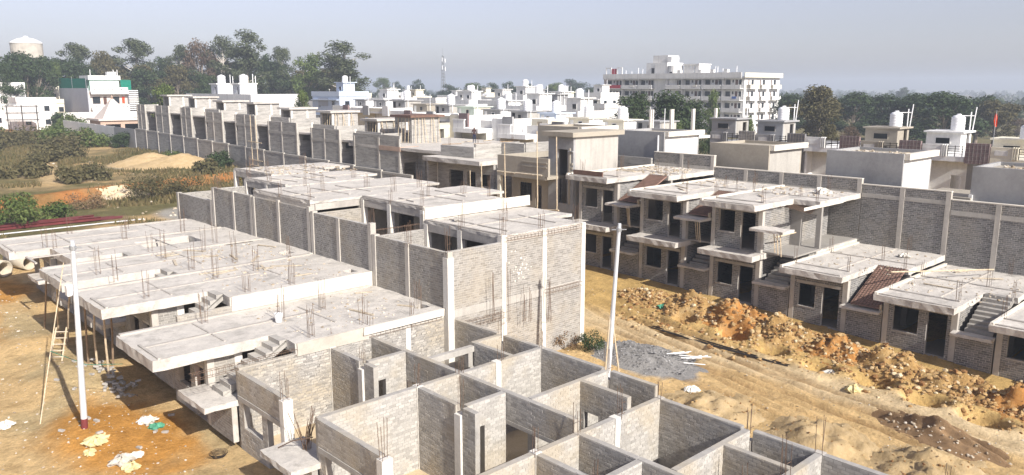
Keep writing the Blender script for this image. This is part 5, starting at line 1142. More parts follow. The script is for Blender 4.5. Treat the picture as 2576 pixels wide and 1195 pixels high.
tree('round', 51.5, 232, 21.5, 13, 'dark tree hiding the shaft of the water tower'); tree('light', 51.1, 144.1, 14.0, 6.6, 'yellow-green shrubby tree left of the first stair tower'); tree('light', 66.5, 122.5, 13.0, 5.4, 'bushy green tree before the pale blue house')
FAR = [(238.6, 352.1, 18.9, 12), (251.5, 340.0, 17.9, 12), (255.5, 363.6, 17.1, 10), (226.0, 281.7, 15.1, 14), (226.6, 267.3, 15.7, 13), (229.6, 257.6, 15.7, 13), (232.4, 248.1, 16.1, 13), (238.6, 242.4, 15.3, 13), (237.5, 229.6, 14.9, 13), (243.5, 224.0, 14.3, 12), (249.5, 218.4, 13.5, 12), (340.2, 311.6, 18.6, 23), (326.3, 310.9, 16.5, 11), (350.2, 302.2, 15.7, 15)]
for i, (x, y, z, wd) in enumerate(FAR): tree('far' if i % 4 else 'light', x, y, z, wd, '%s hazy tree of the line between the lattice mast and the apartment block' % ORDN[i - 3] if i > 2 else '%s hazy tree left of the lattice mast' % ORDN[i], 'hazy trees on the horizon')
RIGHT = [('round', 89.7, 71.0, 12.7, 10.0, 'dense dark tree before the apartment block, left half of the pair'), ('round', 94.6, 68.5, 13.0, 10.5, 'dense dark tree before the apartment block, right half of the pair'), ('light', 130.1, 83.6, 13.0, 4.2, 'slim light green tree before the apartment balconies'), ('round', 100.1, 67.8, 11.6, 7.5, 'lower dark tree at the foot of the apartment block'),
  ('olive', 125.4, 60.6, 13.8, 11.0, 'large rounded olive green tree right of the apartment block'), ('round', 169.0, 88.2, 12.0, 10.0, 'dark tree touching the right end of the apartment block'), ('round', 171.5, 74.9, 12.4, 13.0, 'dark tree right of the large olive one'), ('round', 176.2, 70.5, 12.0, 12, 'dark tree in the middle of the right-hand grove'), ('round', 176.6, 64.6, 12.2, 12, 'dark tree left of the broadest crown'),
  ('round', 162.0, 53.6, 12.6, 16, 'broadest dark crown of the right-hand grove'), ('round', 164.4, 51.4, 10.1, 6.5, 'lower dark crown at the right end of the grove'), ('olive', 109.4, 50.9, 8.3, 3.6, 'bush before the large olive tree'), ('far', 541.2, 205.1, 14.0, 13, 'lone far tree rising above the grove'), ('brown', 124.4, 54.6, 7.5, 3.8, 'brownish bush between the grove and the roofs'),
  ('round', 257.2, 73.9, 7.5, 9, 'hazy tree right of the grove'), ('round', 273.7, 72.2, 7, 10, 'hazy tree at the far right'), ('brown', 218.3, 55.7, 6.0, 7, 'dry brush tree at the right edge'), ('light', 101.0, 58.8, 9.4, 2.6, 'feathery yellow-green tree between the two small cabins'), ('light', 87.7, 61.7, 9.0, 3.6, 'light green tree left of the first cabin'), ('round', 87.1, 55.4, 9.2, 3.6, 'dark shrub behind the first cabin')]
for kd, x, y, z, wd, lb in RIGHT: tree(kd, x, y, z, wd, lb, 'trees right of the centre')
for i in range(9): tree(['round', 'round', 'olive'][i % 3], 180 + rnd.uniform(-6, 10), 92 - i * 5.2, 10.6 + rnd.uniform(-1, 1.2), 13, '%s crown from the left at the back of the right-hand grove' % ORDN[i], 'back of the right-hand grove', 'broadleaf_tree')
# the far wood: a mass of crowns nobody could count
cent = []; rad = []
for i in range(1500):
    d = 380 * (1 + 4.2 * rnd.random() ** 1.6); ang = R(rnd.uniform(-6, 80)); x, y = d * math.sin(ang), d * math.cos(ang)
    if x < 150 and y > 60: continue
    zz = g1(x, y); r = rnd.uniform(2.6, 4.4) * (1 + d / 2600); cent.append((x, y, zz + r * rnd.uniform(.4, .9))); rad.append(r)
V, F = leaves(cent, rad, 60000, 1.7, .8); o = bpy.data.objects.new('far_wood', leafmesh('far_wood', V, F, 'leaf_dark')); C.objects.link(o)
tag(o, 'hazy wooded plain reaching to the horizon', 'wood', kind='stuff')
# bushes
def bush(x, y, wd, h, mat, label, n=900, size=.11, group=None, dry=False):
    zg = g1(x, y); r = thing('bush', label, 'bush', (x, y, zg), group); cent = [(x + rnd.gauss(0, wd * .22), y + rnd.gauss(0, wd * .22), zg + h * rnd.uniform(.15, .72)) for _ in range(9)]
    V, F = leaves(cent, [wd * rnd.uniform(.16, .3) for _ in cent], n, size, .9); o = bpy.data.objects.new('foliage', leafmesh('foliage', V, F, mat)); C.objects.link(o); attach(o, r)
    t = MB()
    for c in cent[:6]: t.tube([(x + rnd.uniform(-.1, .1), y + rnd.uniform(-.1, .1), zg - .1), c], .03, 4, .01)
    t.build('stem', 'bark', r); return r
bush(28.1, 26.1, 1.5, 1.0, 'leaf_dry', 'dry reddish bush at the foot of the tall end wall', 1200, .05); bush(28.9, 24.9, 1.5, .95, 'leaf_dark', 'dark green bush beside the gravel heap', 1500, .05)
bush(14.6, 79.5, 4.8, 2.9, 'leaf_light', 'large bright green bush at the left edge below the bank', 3800, .15); bush(18.2, 80.5, 3.4, 2.0, 'leaf_light', 'green bush right of the large one at the left edge', 1800, .14)
bush(29.5, 88.0, 4.8, 2.7, 'leaf_olive', 'olive thicket on the orange bank, left one', 2400, .13); bush(32.6, 89.0, 4.6, 2.4, 'leaf_olive', 'olive thicket on the orange bank, right one', 2000, .13); bush(22.6, 85.5, 3.2, 1.7, 'leaf_dry', 'dry brown bush below the orange bank', 1300, .1)
bush(44.0, 146.0, 3.6, 3.0, 'leaf_dark', 'dark green bush at the start of the boundary wall', 1900, .2); bush(43.9, 103.5, 3.0, 2.8, 'leaf_dark', 'dark green bush against the middle of the boundary wall', 1900, .16); bush(44.4, 96, 3.2, 1.8, 'leaf_light', 'low green bush at the near end of the boundary wall', 1500, .14); bush(44.2, 121, 2.6, 1.4, 'leaf_light', 'small green bush behind the sand heap', 900, .15)
for i, (x, y, wd, h, mt) in enumerate(((38, 160, 7, 3.4, 'leaf_light'), (34, 166, 8, 2.6, 'leaf_olive'), (42, 158, 6, 2.6, 'leaf_light'), (30, 158, 8, 2.2, 'leaf_olive'), (36, 150, 7, 2.2, 'leaf_olive'), (27, 170, 8, 2.5, 'leaf_light'), (41, 150, 5, 2.2, 'leaf_light'), (24, 150, 6, 1.8, 'leaf_olive'), (40, 172, 7, 3.0, 'leaf_light'), (31, 178, 9, 2.4, 'leaf_olive'), (20, 140, 6, 1.6, 'leaf_olive'), (33, 132, 6, 1.5, 'leaf_olive'), (28, 126, 5, 1.4, 'leaf_olive'), (16, 118, 6, 1.5, 'leaf_olive'), (22, 108, 5, 1.3, 'leaf_olive'), (34, 141, 6, 1.7, 'leaf_olive'), (26, 99, 5, 1.3, 'leaf_olive'), (40, 99, 4, 1.3, 'leaf_olive'))):
    bush(x, y, wd, h, mt, 'wild %s shrub of the overgrown field, %s of the clump before the temple' % ('green' if mt == 'leaf_light' else 'olive', ORDN[i]), 1700, .26, 'wild shrubs of the overgrown field')
bush(47.2, 187.5, 5, 5.5, 'leaf_light', 'young tree-like shrub right of the hoarding', 1300, .28); bush(49, 204, 7, 5, 'leaf_dark', 'round dark shrub behind the hoarding', 1600, .35)
# dry grass over the field
n = 60000; gxx = rng.uniform(4, 46, n * 3); gyy = rng.uniform(64, 200, n * 3); den = fbm(gxx * .11, gyy * .11, 3, 33)
path = np.exp(-((gxx - (24 + (gyy - 105) * .28 + 2 * np.sin(gyy * .09))) / 2.0) ** 2); clear = np.exp(-(((gxx - 38) / 7) ** 2 + ((gyy - 112) / 7) ** 2)) + np.exp(-(((gxx - 29.5) / 5) ** 2 + ((gyy - 76) / 6) ** 2)) + np.exp(-(((gxx - 18) / 8) ** 2 + ((gyy - 81) / 4) ** 2))
keep = (den > .34 + .22 * rng.random(n * 3)) & (path < .4) & (clear < .35); gxx, gyy = gxx[keep][:n], gyy[keep][:n]; n = len(gxx); gzz = gz(gxx, gyy)
hh = rng.uniform(.15, .6, n) * (.6 + fbm(gxx * .2, gyy * .2, 2, 40)); th = rng.uniform(0, 6.28, n); ww = rng.uniform(.06, .16, n); lx, ly = rng.normal(0, .25, n) * hh, rng.normal(0, .25, n) * hh
V = np.stack([np.stack([gxx - np.cos(th) * ww, gyy - np.sin(th) * ww, gzz - .05], -1), np.stack([gxx + np.cos(th) * ww, gyy + np.sin(th) * ww, gzz - .05], -1), np.stack([gxx + lx, gyy + ly, gzz + hh], -1)], 1)
o = bpy.data.objects.new('dry_grass', leafmesh('dry_grass', V.reshape(-1, 3), np.arange(n * 3).reshape(-1, 3), 'grass_dry')); C.objects.link(o); tag(o, 'dry brown grass covering the open field', 'grass', kind='stuff')

# ---------------------------------------------------------------- heaps, poles and loose things
for i, (x, y, rx, ry, h, mt, lb) in enumerate(((36.9, 24.6, 1.5, 1.7, 1.1, 'spoil', 'spoil heap of earth and stones nearest the tall end wall'), (36.9, 21.6, 1.5, 1.7, 1.25, 'spoil_orange', 'orange spoil heap below the balcony with bamboo props'), (36.9, 18.7, 1.4, 1.6, 1.2, 'spoil', 'stony spoil heap before the red bar bundle house'), (36.7, 16.0, 1.4, 1.5, 1.15, 'spoil_orange', 'orange peaked heap before the dark doorways'),
        (36.6, 13.2, 1.4, 1.5, 1.15, 'spoil', 'spoil heap below the red stair formwork'), (36.5, 10.4, 1.5, 1.6, 1.05, 'spoil', 'stony spoil heap before the pale stairs'), (36.4, 7.6, 1.6, 1.7, 1.15, 'spoil_orange', 'spoil heap cut by the right edge of the picture'), (36.8, 27.5, 1.2, 1.5, .8, 'spoil', 'spoil heap half hidden behind the tall end wall'))):
    heap('spoil_heap', lb, 'earth heap', x, y, rx * .95, ry * 1.35, h * .74, mt, 'spoil heaps along the house fronts', .85, i * 7, 620, (.022, .17))
heap('sand_heap', 'big double sand heap before the boundary wall', 'sand heap', 39.5, 111, 6.8, 6.0, 1.9, 'sand', None, .16, 50, peaks=[(-.35, .25, .85, 1.0), (.3, -.1, .85, .95), (-.1, -.45, .7, .55)], rot=-.5)
heap('sand_heap', 'churned sand heap beside the near brick walls, upper one', 'sand heap', 26.7, 16.6, 2.3, 2.2, .6, 'sand', 'sand heaps on the sandy road', .75, 61, 160, (.02, .07))
heap('sand_heap', 'smooth sand heap beside the near brick walls, middle one', 'sand heap', 27.0, 12.2, 2.4, 2.2, .7, 'sand', 'sand heaps on the sandy road', .65, 62, 140, (.02, .06))
heap('sand_heap', 'sand heap with a cut dark face at the bottom edge', 'sand heap', 27.6, 8.4, 2.4, 2.1, .65, 'sand', 'sand heaps on the sandy road', .7, 63, 200, (.02, .07))
heap('sand_heap', 'dark wet sand heap in the road at lower right', 'sand heap', 30.9, 9.2, 1.1, 2.8, .55, 'sand_wet', 'sand heaps on the sandy road', .6, 64, 160, (.03, .1), 'debris', -.15)
heap('gravel_heap', 'flat grey gravel heap around the right pole', 'gravel heap', 29.8, 22.3, 2.1, 3.3, .5, 'gravel', None, .5, 65, 1500, (.02, .06), 'gravel_stone')
heap('rubble_heap', 'pale rubble heap below the orange bank', 'rubble heap', 28.0, 91.0, 2.6, 1.6, 1.0, 'sand_pale', None, .5, 66, 90, (.06, .2), 'debris')
heap('mixing_sand', 'small ochre sand patch on the slab roof behind the broken stairs', 'sand patch', 14.0, 34.0, .01, .01, .01, 'sand') if False else None
def pole(x, y, h, lean, label, cap=True):
    z = g1(x, y) - .3; t = thing('lamp_pole', label, 'pole', (x, y, z + .3), 'metal lamp poles'); a, b = Vector((x, y, z)), Vector((x + lean[0], y + lean[1], z + .3 + h))
    at_ = lambda u_: a + (b - a) * u_
    MB().tube([at_(0), at_(.09)], .118, 14, .117).build('painted_foot', 'maroon', t); MB().tube([at_(.09), at_(.5)], .114, 14, .10).build('shaft', 'pole_paint', t); MB().tube([at_(.5), at_(1)], .095, 14, .075).build('upper_shaft', 'pole_paint', t)
    MB().tube([at_(.955), at_(.975)], .115, 12).build('collar', 'galv', t); MB().tube([at_(.965) - Vector((.25, -.2, 0)), at_(.965) + Vector((.25, -.2, 0))], .02, 6).build('bracket', 'galv', t)
    return t
pole(7.27, 31.2, 7.15, (.21, -.2), 'tall white metal lamp pole with a maroon foot, left foreground'); pole(25.6, 21.15, 7.35, (.28, -.26), 'tall metal lamp pole rising from the gravel heap')
# bamboo sticks leaning on the right pole, in the lane, and under the slabs
def bamboo(pts, r, label, group, mat='bamboo'):
    m_ = MB().tube(pts, r, 7, r * .8); o = m_.build('bamboo_pole', mat); o.name = 'bamboo_pole'; return tag(o, label, 'bamboo pole', group)
bamboo([(25.1, 20.9, .1), (25.4, 21.0, 2.0), (25.65, 21.1, 3.3)], .04, 'crooked bamboo stick leaning on the right pole from the left', 'bamboo sticks at the right pole'); bamboo([(26.0, 20.7, .1), (25.9, 21.0, 2.2), (25.68, 21.08, 3.7)], .04, 'crooked bamboo stick leaning on the right pole from the right', 'bamboo sticks at the right pole')
bamboo([(6.2, 33.3, 0), (7.1, 34.2, 2.9), (8.16, 35.5, 5.98)], .026, 'long leaning bamboo pole in the left lane, holding a wire', 'bamboo props in the left lane')
for i, (x, y, x2, y2, zt_, lb) in enumerate(((9.35, 46.0, 9.3, 44.0, 3.9, 'leftmost bamboo prop under the porch slab corner'), (9.45, 43.6, 9.2, 41.6, 3.9, 'brown bamboo prop behind the leaning pole'), (9.6, 42.6, 9.5, 40.5, 3.9, 'pale bamboo prop right of the leaning pole'),
        (9.3, 38.0, 9.2, 37.2, 3.85, 'first of the prop row under the slab behind the lamp pole'), (9.5, 37.4, 9.4, 36.5, 3.85, 'second of the prop row under the slab behind the lamp pole'), (9.65, 36.3, 9.5, 35.6, 3.85, 'third of the prop row under the slab behind the lamp pole'), (10.2, 37.6, 10.0, 36.4, 3.85, 'fourth of the prop row under the slab behind the lamp pole'))):
    bamboo([(x, y, g1(x, y) - .05), ((x + x2) / 2 + rnd.uniform(-.06, .06), (y + y2) / 2, (g1(x, y) + zt_) / 2), (x2, y2, zt_)], .05, lb, 'bamboo props in the left lane', 'bamboo' if i % 3 else 'wood')
# ladder
L = thing('wooden_ladder', 'rough wooden ladder leaning against the earth beside the lamp pole', 'ladder', (8.7, 39.8, .3))
a, b = Vector((8.35, 39.6, g1(8.4, 39.6))), Vector((8.95, 40.6, 1.9)); sd_ = Vector((.42, -.35, 0)) * .5
for s_ in (-1, 1): MB().tube([a + sd_ * s_, b + sd_ * s_ * .85], .04, 6).build('rail', 'bamboo', L)
for i in range(5): p = a + (b - a) * (i + .7) / 5.4; MB().tube([p - sd_ * 1.2, p + sd_ * 1.2], .035, 5).build('rung', 'plank', L)
# scaffold in front of the plastered house
sc = thing('bamboo_scaffold', 'bamboo scaffold poles lashed before the brown plastered house', 'scaffold', (37, 38, 1))
for (x, y, z1_) in ((37.3, 40.6, 9.2), (37.4, 43.2, 7.6), (37.5, 44.6, 7.0), (37.2, 37.3, 10.2), (37.1, 35.4, 9.9)): MB().tube([(x, y, g1(x, y)), (x + .1, y - .1, z1_ * .55), (x + .2, y + .1, z1_)], .05, 6, .035).build('upright', 'bamboo', sc)
MB().tube([(37.2, 46.5, 5.6), (37.25, 43.5, 5.35), (37.15, 40.5, 5.0), (37.1, 37.3, 4.95), (37.05, 35.0, 5.15)], .055, 6).build('ledger', 'bamboo', sc); MB().tube([(37.2, 45.6, 5.3), (37.9, 43.4, 5.8)], .045, 6).build('ledger', 'bamboo', sc)
MB().tube([(37.9, 41.9, 7.15), (38.2, 40.4, 7.1)], .06, 6).build('ledger', 'plank', sc); MB().tube([(37.7, 39.8, 7.2), (38.1, 37.6, 7.15)], .06, 6).build('ledger', 'plank', sc)
s2 = thing('bamboo_scaffold', 'thin bamboo scaffold before the fifth tower house', 'scaffold', (45.3, 95, 3)); 
for y, z1_ in ((95.5, 9.2), (97.0, 9.6)): MB().tube([(45.2, y, 1.6), (45.3, y + .2, z1_)], .05, 5).build('upright', 'bamboo', s2)
for z_ in (3.2, 3.9, 6.2): MB().tube([(45.2, 94.2, z_), (45.2, 98.0, z_ + .1)], .05, 5).build('ledger', 'bamboo', s2)
# steel sections stacked in the field edge
for i in range(9):
    x0, x1 = 2.0, 22.0 + rnd.uniform(-2.5, 2.0); y, z = 77.2 + .5 * (i % 5) + .25 * (i // 5), .85 + .32 * (i // 5)
    white = i == 0; m_ = MB()
    if white: x1 = 24.4; y = 75.6; z = .85
    for a, b, c, d in ((0, .3, 0, .04), (0, .3, .26, .3), (.13, .17, .04, .26)): m_.box(x0, x1, y + a, y + b, z + c, z + d)
    tag(m_.build('steel_beam', 'steel_white' if white else 'steel_red'), 'white painted steel beam in front of the red stack' if white else 'dark red steel beam in the stack at the left edge', 'steel beam', None if white else 'stack of red steel beams')
# concrete pipe and its neighbour
def pipe(x, y, z, dx, dy, Lh, r, label):
    t = MB(); n = 18; d = Vector((dx, dy, 0)).normalized(); a = Vector((-d.y, d.x, 0)); c0 = Vector((x, y, z + r)); vs = []; fs = []
    for (u_, rr) in ((0, r), (Lh, r), (Lh, r * .8), (0, r * .8)):
        for q in range(n): w_ = 2 * math.pi * q / n; vs.append(c0 + d * u_ + (a * math.cos(w_) + Vector((0, 0, 1)) * math.sin(w_)) * rr)
    for k in range(4):
        for q in range(n): fs.append((k * n + q, k * n + (q + 1) % n, ((k + 1) % 4) * n + (q + 1) % n, ((k + 1) % 4) * n + q))
    return tag(t.add(vs, fs).build('drain_pipe', 'pvc', None, True), label, 'pipe', 'wide drain pipes')
pipe(10.2, 59.3, .85, -.45, 1, 3.2, .55, 'wide beige drain pipe at the left edge, its open end facing the camera'); pipe(11.8, 60.2, .9, -.3, 1, 2.4, .5, 'second drain pipe half hidden behind the slab house')
# bar bundle on the road
t = thing('bar_bundle', 'long black bundle of steel bars lying on the sandy road', 'steel bars', (33.6, 20, 0))
for i in range(16):
    o_ = rnd.uniform(-.22, .22); MB().tube([(33.9 + o_, 24.6 + rnd.uniform(-.6, .6), .2), (33.7 + o_, 21, .17 + rnd.uniform(0, .06)), (33.75 + o_ * .7, 17.3 + rnd.uniform(-.5, .5), .14)], .022, 4).build('bar', 'rebar_dark', t)
# cloth, bags, sacks
def sack(x, y, r, mat, label, group=None, flat=.45, seed=0, z=None):
    n = 22; q = random.Random(seed); vs = []; fs = []; z = g1(x, y) if z is None else z
    ax, ay = q.uniform(.8, 1.3), q.uniform(.7, 1.2)
    for i in range(7):
        ph = math.pi * i / 6
        for j in range(n):
            th_ = 2 * math.pi * j / n; k = 1 + q.uniform(-.32, .32); vs.append((x + r * ax * math.sin(ph) * math.cos(th_) * k, y + r * ay * math.sin(ph) * math.sin(th_) * k, z + max(.005, r * flat * (.55 + math.cos(ph)) * (1 + q.uniform(-.35, .35)))))
    for i in range(6):
        for j in range(n): fs.append((i * n + j, (i + 1) * n + j, (i + 1) * n + (j + 1) % n, i * n + (j + 1) % n))
    return tag(mesh_obj('crumpled_sack', vs, fs, mat), label, 'sack', group)
for i, (x, y, r, mt, lb) in enumerate(((7.3, 29.9, .36, 'sack_yellow', 'crumpled yellow plastic sack below the lamp pole'), (6.9, 29.3, .24, 'sack_yellow', 'smaller yellow sack beside the big one'), (7.6, 28.1, .34, 'rubble', 'grey crumpled sack at the bottom left'), (7.7, 27.4, .3, 'sack_yellow', 'yellow sack near the bottom edge'), (8.1, 28.2, .28, 'sack_white', 'white torn bag beside the grey sack'),
        (9.4, 30.9, .32, 'sack_white', 'pale flattened bag in the shade of the slab house'), (9.5, 30.2, .24, 'sack_green', 'green flattened bag next to the pale one'), (33.1, 13.5, .4, 'sack_yellow', 'yellow plastic sheet at the edge of a pit'), (34.9, 15.3, .4, 'sack_white', 'white plastic bag in a pit by the spoil heaps'), (27.9, 18.3, .34, 'sack_white', 'white bag on the sand near the brick wall, upper one'),
        (26.9, 17.3, .34, 'sack_white', 'white bag on the sand near the brick wall, lower one'), (36.2, 25.9, .3, 'sack_green', 'green bag on the spoil heap by the right pole'), (5.2, 34.0, .3, 'sack_white', 'white scrap at the left edge of the lane'), (45.9, 21.6, .5, 'sack_white', 'white bag on the roof before the rear wall'), (45.5, 16.4, .3, 'sack_white', 'small white bags at the slab step'), (44, 4.9 + 3, .45, 'sack_white', 'white sacks on the slab at the right edge'))):
    sack(x, y, r, mt, lb, 'bags and plastic scraps', .4, i, z={13: 6.76, 14: 3.72, 15: 2.76}.get(i))
# white pvc strips on the gravel
for i in range(7): a_ = rnd.uniform(-.5, .9); MB().tube([(30.9 + rnd.uniform(-.5, .5), 20.6 + rnd.uniform(-.7, .7), .42), (30.9 + .9 * math.cos(a_), 20.6 + .9 * math.sin(a_), .45)], .03, 5)
wp = thing('pipe_pile', 'small pile of white plastic pipes on the gravel', 'pipes', (30.6, 20.8, .3))
for i in range(9): a_ = rnd.uniform(-1.2, .5); x, y = 30.6 + rnd.uniform(-.5, .5), 20.8 + rnd.uniform(-.6, .6); MB().tube([(x, y, g1(x, y) + .22 + .03 * i), (x + 1.0 * math.cos(a_), y + 1.0 * math.sin(a_), g1(x, y) + .2 + .03 * i)], .022, 5).build('pipe', 'steel_white', wp)
m_ = MB()
cl = mesh_obj('hanging_cloth', [(11.35, 29.7, 2.4), (11.36, 29.3, 2.42), (11.3, 29.25, 1.9), (11.4, 29.4, 1.5), (11.28, 29.55, 1.2), (11.33, 29.7, 1.75), (11.38, 29.3, 2.4), (11.4, 29.5, 1.5)], [(0, 1, 2, 3, 4, 5)], 'cloth_orange'); tag(cl, 'orange cloth hanging in the dark doorway under the porch slab', 'cloth')
bk = thing('bucket', 'small white bucket on the low slab roof', 'bucket', (14.4, 29.4, 3.5)); MB().lathe(14.4, 29.4, [(.13, 3.52), (.17, 3.86), (.185, 3.88), (.15, 3.87)], 14).build('pail', 'bucket_white', bk); MB().tube([(14.24, 29.4, 3.86), (14.4, 29.32, 4.0), (14.56, 29.4, 3.86)], .008, 4).build('handle', 'rebar_dark', bk)
lm = thing('flood_lamp', 'small white box lamp on the porch slab corner', 'lamp', (8.85, 38.5, 4.0)); box('housing', 8.8, 9.2, 38.2, 38.55, 3.9, 4.35, 'steel_white', lm); box('bracket', 8.95, 9.05, 38.3, 38.4, 3.55, 3.9, 'galv', lm)
# coil of wire
cw = MB()
for i in range(6): cw.tube([(10.3 + (.2 + .025 * i) * math.cos(q * .52), 26.3 + (.17 + .03 * i) * math.sin(q * .52), g1(10.3, 26.3) + .05 + .03 * i + .02 * math.sin(q)) for q in range(13)], .009, 4)
tag(cw.build('wire_coil', 'rebar_dark'), 'coil of dark wire on the ground beside the landing', 'wire coil')
# loose bricks on the ground by the slab house, each one its own object
bm_ = MB().box(-.115, .115, -.055, .055, 0, .08, .006); b0 = bm_.build('loose_brick', 'cement_light')
for i in range(60):
    o = b0 if i == 0 else b0.copy()
    if i: C.objects.link(o)
    x, y = (9.6 + rnd.gauss(0, .35), 35.6 + rnd.gauss(0, 1.0)) if i < 45 else (8.5 + rnd.gauss(0, 1.2), 33 + rnd.gauss(0, 3.0)); o.location = (x, y, g1(x, y) + .08 * (i % 3 if i < 45 else 0)); o.rotation_euler = (rnd.uniform(-.2, .2), rnd.uniform(-.2, .2), rnd.uniform(0, 3.14)); tag(o, 'loose grey brick lying on the earth of the left lane', 'brick', 'loose bricks in the left lane')
b1 = b0.copy(); C.objects.link(b1); b1.location = (24.9, 30.6, 6.43); b1.scale = (1.6, 1.6, 2); tag(b1, 'single concrete block on the near two-storey roof', 'block'); del b1['group']
def scatter(name, label, n, fx, fy, zf, r0, r1, mat='debris'):
    pts = [];
    for i in range(n): x, y = fx(), fy(); pts.append((x, y, zf(x, y) + r0 * .4))
    o = rocks(name, mat, pts, r0, r1); tag(o, label, 'rubble', kind='stuff'); return o
scatter('lane_stones', 'stones and scraps strewn over the left lane', 900, lambda: rnd.uniform(2.5, 10.2), lambda: rnd.uniform(24, 56), g1, .015, .08); scatter('road_stones', 'small stones strewn over the sandy road', 1500, lambda: rnd.uniform(23, 36.5), lambda: rnd.uniform(4, 34), g1, .012, .05)
scatter('lane_litter', 'pale scraps of paper and mortar in the left lane', 110, lambda: rnd.gauss(7.2, 1.6), lambda: rnd.gauss(31, 6), g1, .015, .05, 'rubble'); scatter('pit_rubble', 'pale stones along the pits by the spoil heaps', 900, lambda: rnd.gauss(34.6, .8), lambda: rnd.uniform(5, 28), g1, .03, .16, 'clod'); scatter('field_stones', 'pale stones and litter in the field', 260, lambda: rnd.uniform(24, 46), lambda: rnd.uniform(70, 130), g1, .05, .28)
for nm_, lb, x0, x1, y0, y1, zz, n in (('roof_debris', 'mortar crumbs on the lowest slab roof', 13.9, 20, 27, 31.8, 3.5, 240), ('roof_debris', 'mortar crumbs on the slab roof with broken stairs', 13.9, 20, 32.5, 37.5, 4.2, 200), ('roof_debris', 'mortar crumbs on the slab roof with the lamp', 13.9, 20, 38, 43, 4.25, 200), ('roof_debris', 'broken mortar on the farthest two-storey roof', 25.5, 31.5, 50, 56, 7.1, 300), ('roof_debris', 'crumbs on the slab roof with pale stairs', 40, 47, 10.2, 14.8, 3.17, 260), ('roof_debris', 'crumbs on the slab roof beside the red formwork', 40, 47, 15.2, 19.8, 3.7, 160), ('roof_debris', 'rubble before the rear wall on the two-storey roofs', 43.5, 47.4, 20.5, 30, 6.76, 260), ('roof_debris', 'rubble on the roof with the brown shutter plate', 42.5, 47.2, 30.6, 35.2, 7.37, 420)):
    scatter(nm_, lb, n, lambda: rnd.uniform(x0, x1), lambda: rnd.uniform(y0, y1), lambda x, y: zz, .015, .09 if zz < 6 else .13)
# planks lying on the slabs
pk0 = None
for i in range(34):
    hs_ = rnd.choice([(14.2, 20, 33, 37.4, 4.22), (14.2, 20, 38, 43, 4.27), (14.2, 20, 27.5, 31.5, 3.52), (24.5, 30, 51.5, 56, 7.12), (40.5, 47, 10.5, 14.5, 3.2), (41, 47, 21, 30, 6.8), (41, 47, 31, 35, 7.4)])
    if pk0 is None: pk0 = MB().box(-.6, .6, -.06, .06, 0, .035).build('wood_strip', 'plank'); o = pk0
    else: o = pk0.copy(); C.objects.link(o)
    o.location = (rnd.uniform(hs_[0], hs_[1]), rnd.uniform(hs_[2], hs_[3]), hs_[4]); o.rotation_euler = (0, 0, rnd.uniform(0, 3.14)); o.scale = (rnd.uniform(.5, 1.3), 1, 1); tag(o, 'short wooden strip left lying on a raw concrete roof', 'wood strip', 'wooden strips on the roofs')
# wires
tag(MB().tube([(7.05, 34.15, 2.8), (8.0, 33.0, 2.3), (9.0, 31.8, 2.4)], .012, 4).build('wire', 'net_green'), 'thin green string from the leaning bamboo to the porch slab', 'wire')
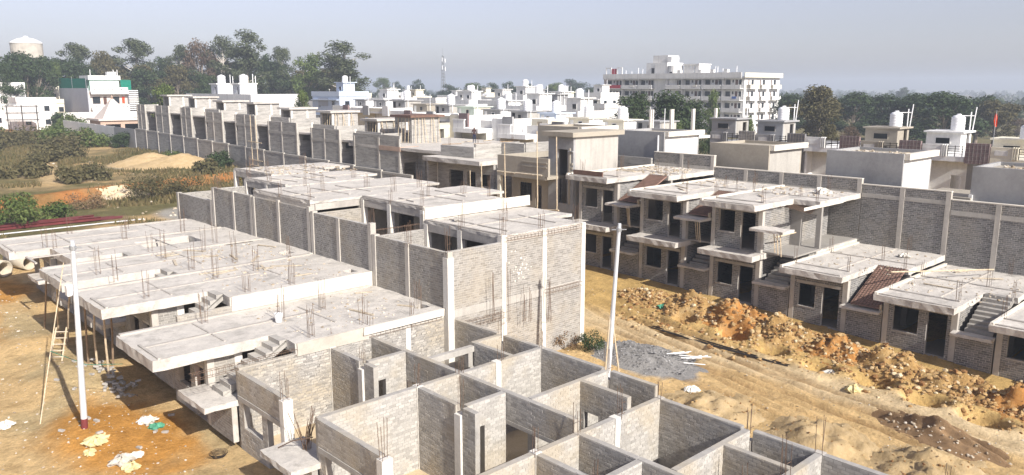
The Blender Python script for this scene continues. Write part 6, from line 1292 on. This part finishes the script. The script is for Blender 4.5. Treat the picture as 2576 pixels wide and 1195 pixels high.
# the man on the roof
def person(x, y, z, rz):
    t = thing('person', 'person in a dark brown shirt and blue trousers standing on a flat roof', 'person', (x, y, z)); bpy.context.view_layer.objects.active = None
    j = {'pel': (0, 0, .92), 'sp': (0, .01, 1.15), 'ch': (0, .02, 1.36), 'nk': (0, .01, 1.49), 'hd': (.01, -.02, 1.60), 'tp': (.01, -.015, 1.69), 'lh': (.09, 0, .88), 'lk': (.10, -.02, .50), 'la': (.11, .03, .09), 'lt': (.12, -.12, .04), 'rh': (-.09, 0, .88), 'rk': (-.10, -.03, .49), 'ra': (-.11, .02, .09), 'rt': (-.12, -.13, .04),
         'ls': (.18, .02, 1.40), 'le': (.24, .03, 1.13), 'lw': (.23, -.06, .90), 'lm': (.22, -.09, .81), 'rs': (-.18, .02, 1.40), 're': (-.25, .04, 1.13), 'rw': (-.24, -.04, .90), 'rm': (-.23, -.07, .81)}
    E_ = [('pel', 'sp'), ('sp', 'ch'), ('ch', 'nk'), ('nk', 'hd'), ('hd', 'tp'), ('pel', 'lh'), ('lh', 'lk'), ('lk', 'la'), ('la', 'lt'), ('pel', 'rh'), ('rh', 'rk'), ('rk', 'ra'), ('ra', 'rt'), ('ch', 'ls'), ('ls', 'le'), ('le', 'lw'), ('lw', 'lm'), ('ch', 'rs'), ('rs', 're'), ('re', 'rw'), ('rw', 'rm')]
    rad_ = {'pel': .13, 'sp': .125, 'ch': .145, 'nk': .055, 'hd': .095, 'tp': .07, 'lh': .095, 'lk': .062, 'la': .045, 'lt': .035, 'ls': .06, 'le': .045, 'lw': .034, 'lm': .036}
    for a_, b_ in list(rad_.items()):
        if a_[0] == 'l' and len(a_) == 2: rad_['r' + a_[1]] = b_
    keys = list(j); me = bpy.data.meshes.new('body'); me.from_pydata([j[k] for k in keys], [(keys.index(a), keys.index(b)) for a, b in E_], []); o = bpy.data.objects.new('body', me); C.objects.link(o)
    sk = o.modifiers.new('skin', 'SKIN'); me.skin_vertices[0].data[0].use_root = True
    for i, k in enumerate(keys): me.skin_vertices[0].data[i].radius = (rad_[k], rad_[k] * (.8 if k in ('pel', 'sp', 'ch') else 1))
    o.modifiers.new('sub', 'SUBSURF').levels = 2; o.modifiers['sub'].render_levels = 2
    # clothing shows as colour by height: trousers, shirt, skin, hair
    b = NB('person_clothes'); sp_ = b.n('ShaderNodeSeparateXYZ'); tc = b.n('ShaderNodeTexCoord'); b.l(tc.outputs['Object'], sp_.inputs[0]); zz_ = sp_.outputs[2]
    hand = b.math('MULTIPLY', b.math('LESS_THAN', zz_, .93), b.math('GREATER_THAN', b.math('ABSOLUTE', sp_.outputs[0]), .185))
    c_ = b.mix(b.math('GREATER_THAN', zz_, .95), (.02, .025, .055), (.06, .032, .03)); c_ = b.mix(b.math('GREATER_THAN', zz_, 1.475), c_, (.11, .06, .042)); c_ = b.mix(b.math('GREATER_THAN', b.math('ADD', zz_, b.math('MULTIPLY', sp_.outputs[1], .6)), 1.64), c_, (.012, .01, .01)); c_ = b.mix(hand, c_, (.11, .06, .042)); c_ = b.mix(b.math('LESS_THAN', zz_, .07), c_, (.03, .02, .015)); b.col(c_); me.materials.append(b.m)
    o.parent = t; t.rotation_euler = (0, 0, rz); return t
person(55.8, 65.4, MANROOF + .0, R(-40))
# ---------------------------------------------------------------- haze: the dusty air of the plain
hz = box('haze', -700, 2600, -500, 2600, -12, 44, 'white'); hz.data.materials.clear()
hm = bpy.data.materials.new('haze_air'); hm.use_nodes = True; hm.node_tree.nodes.clear(); ho = hm.node_tree.nodes.new('ShaderNodeOutputMaterial'); hv = hm.node_tree.nodes.new('ShaderNodeVolumePrincipled')
hv.inputs['Color'].default_value = (.80, .885, 1.0, 1); hv.inputs['Density'].default_value = .0007; hv.inputs['Anisotropy'].default_value = .1; hm.node_tree.links.new(hv.outputs[0], ho.inputs['Volume']); hz.data.materials.append(hm); hz['kind'] = 'stuff'; tag(hz, 'thin bluish haze over the plain', 'haze', kind='stuff')
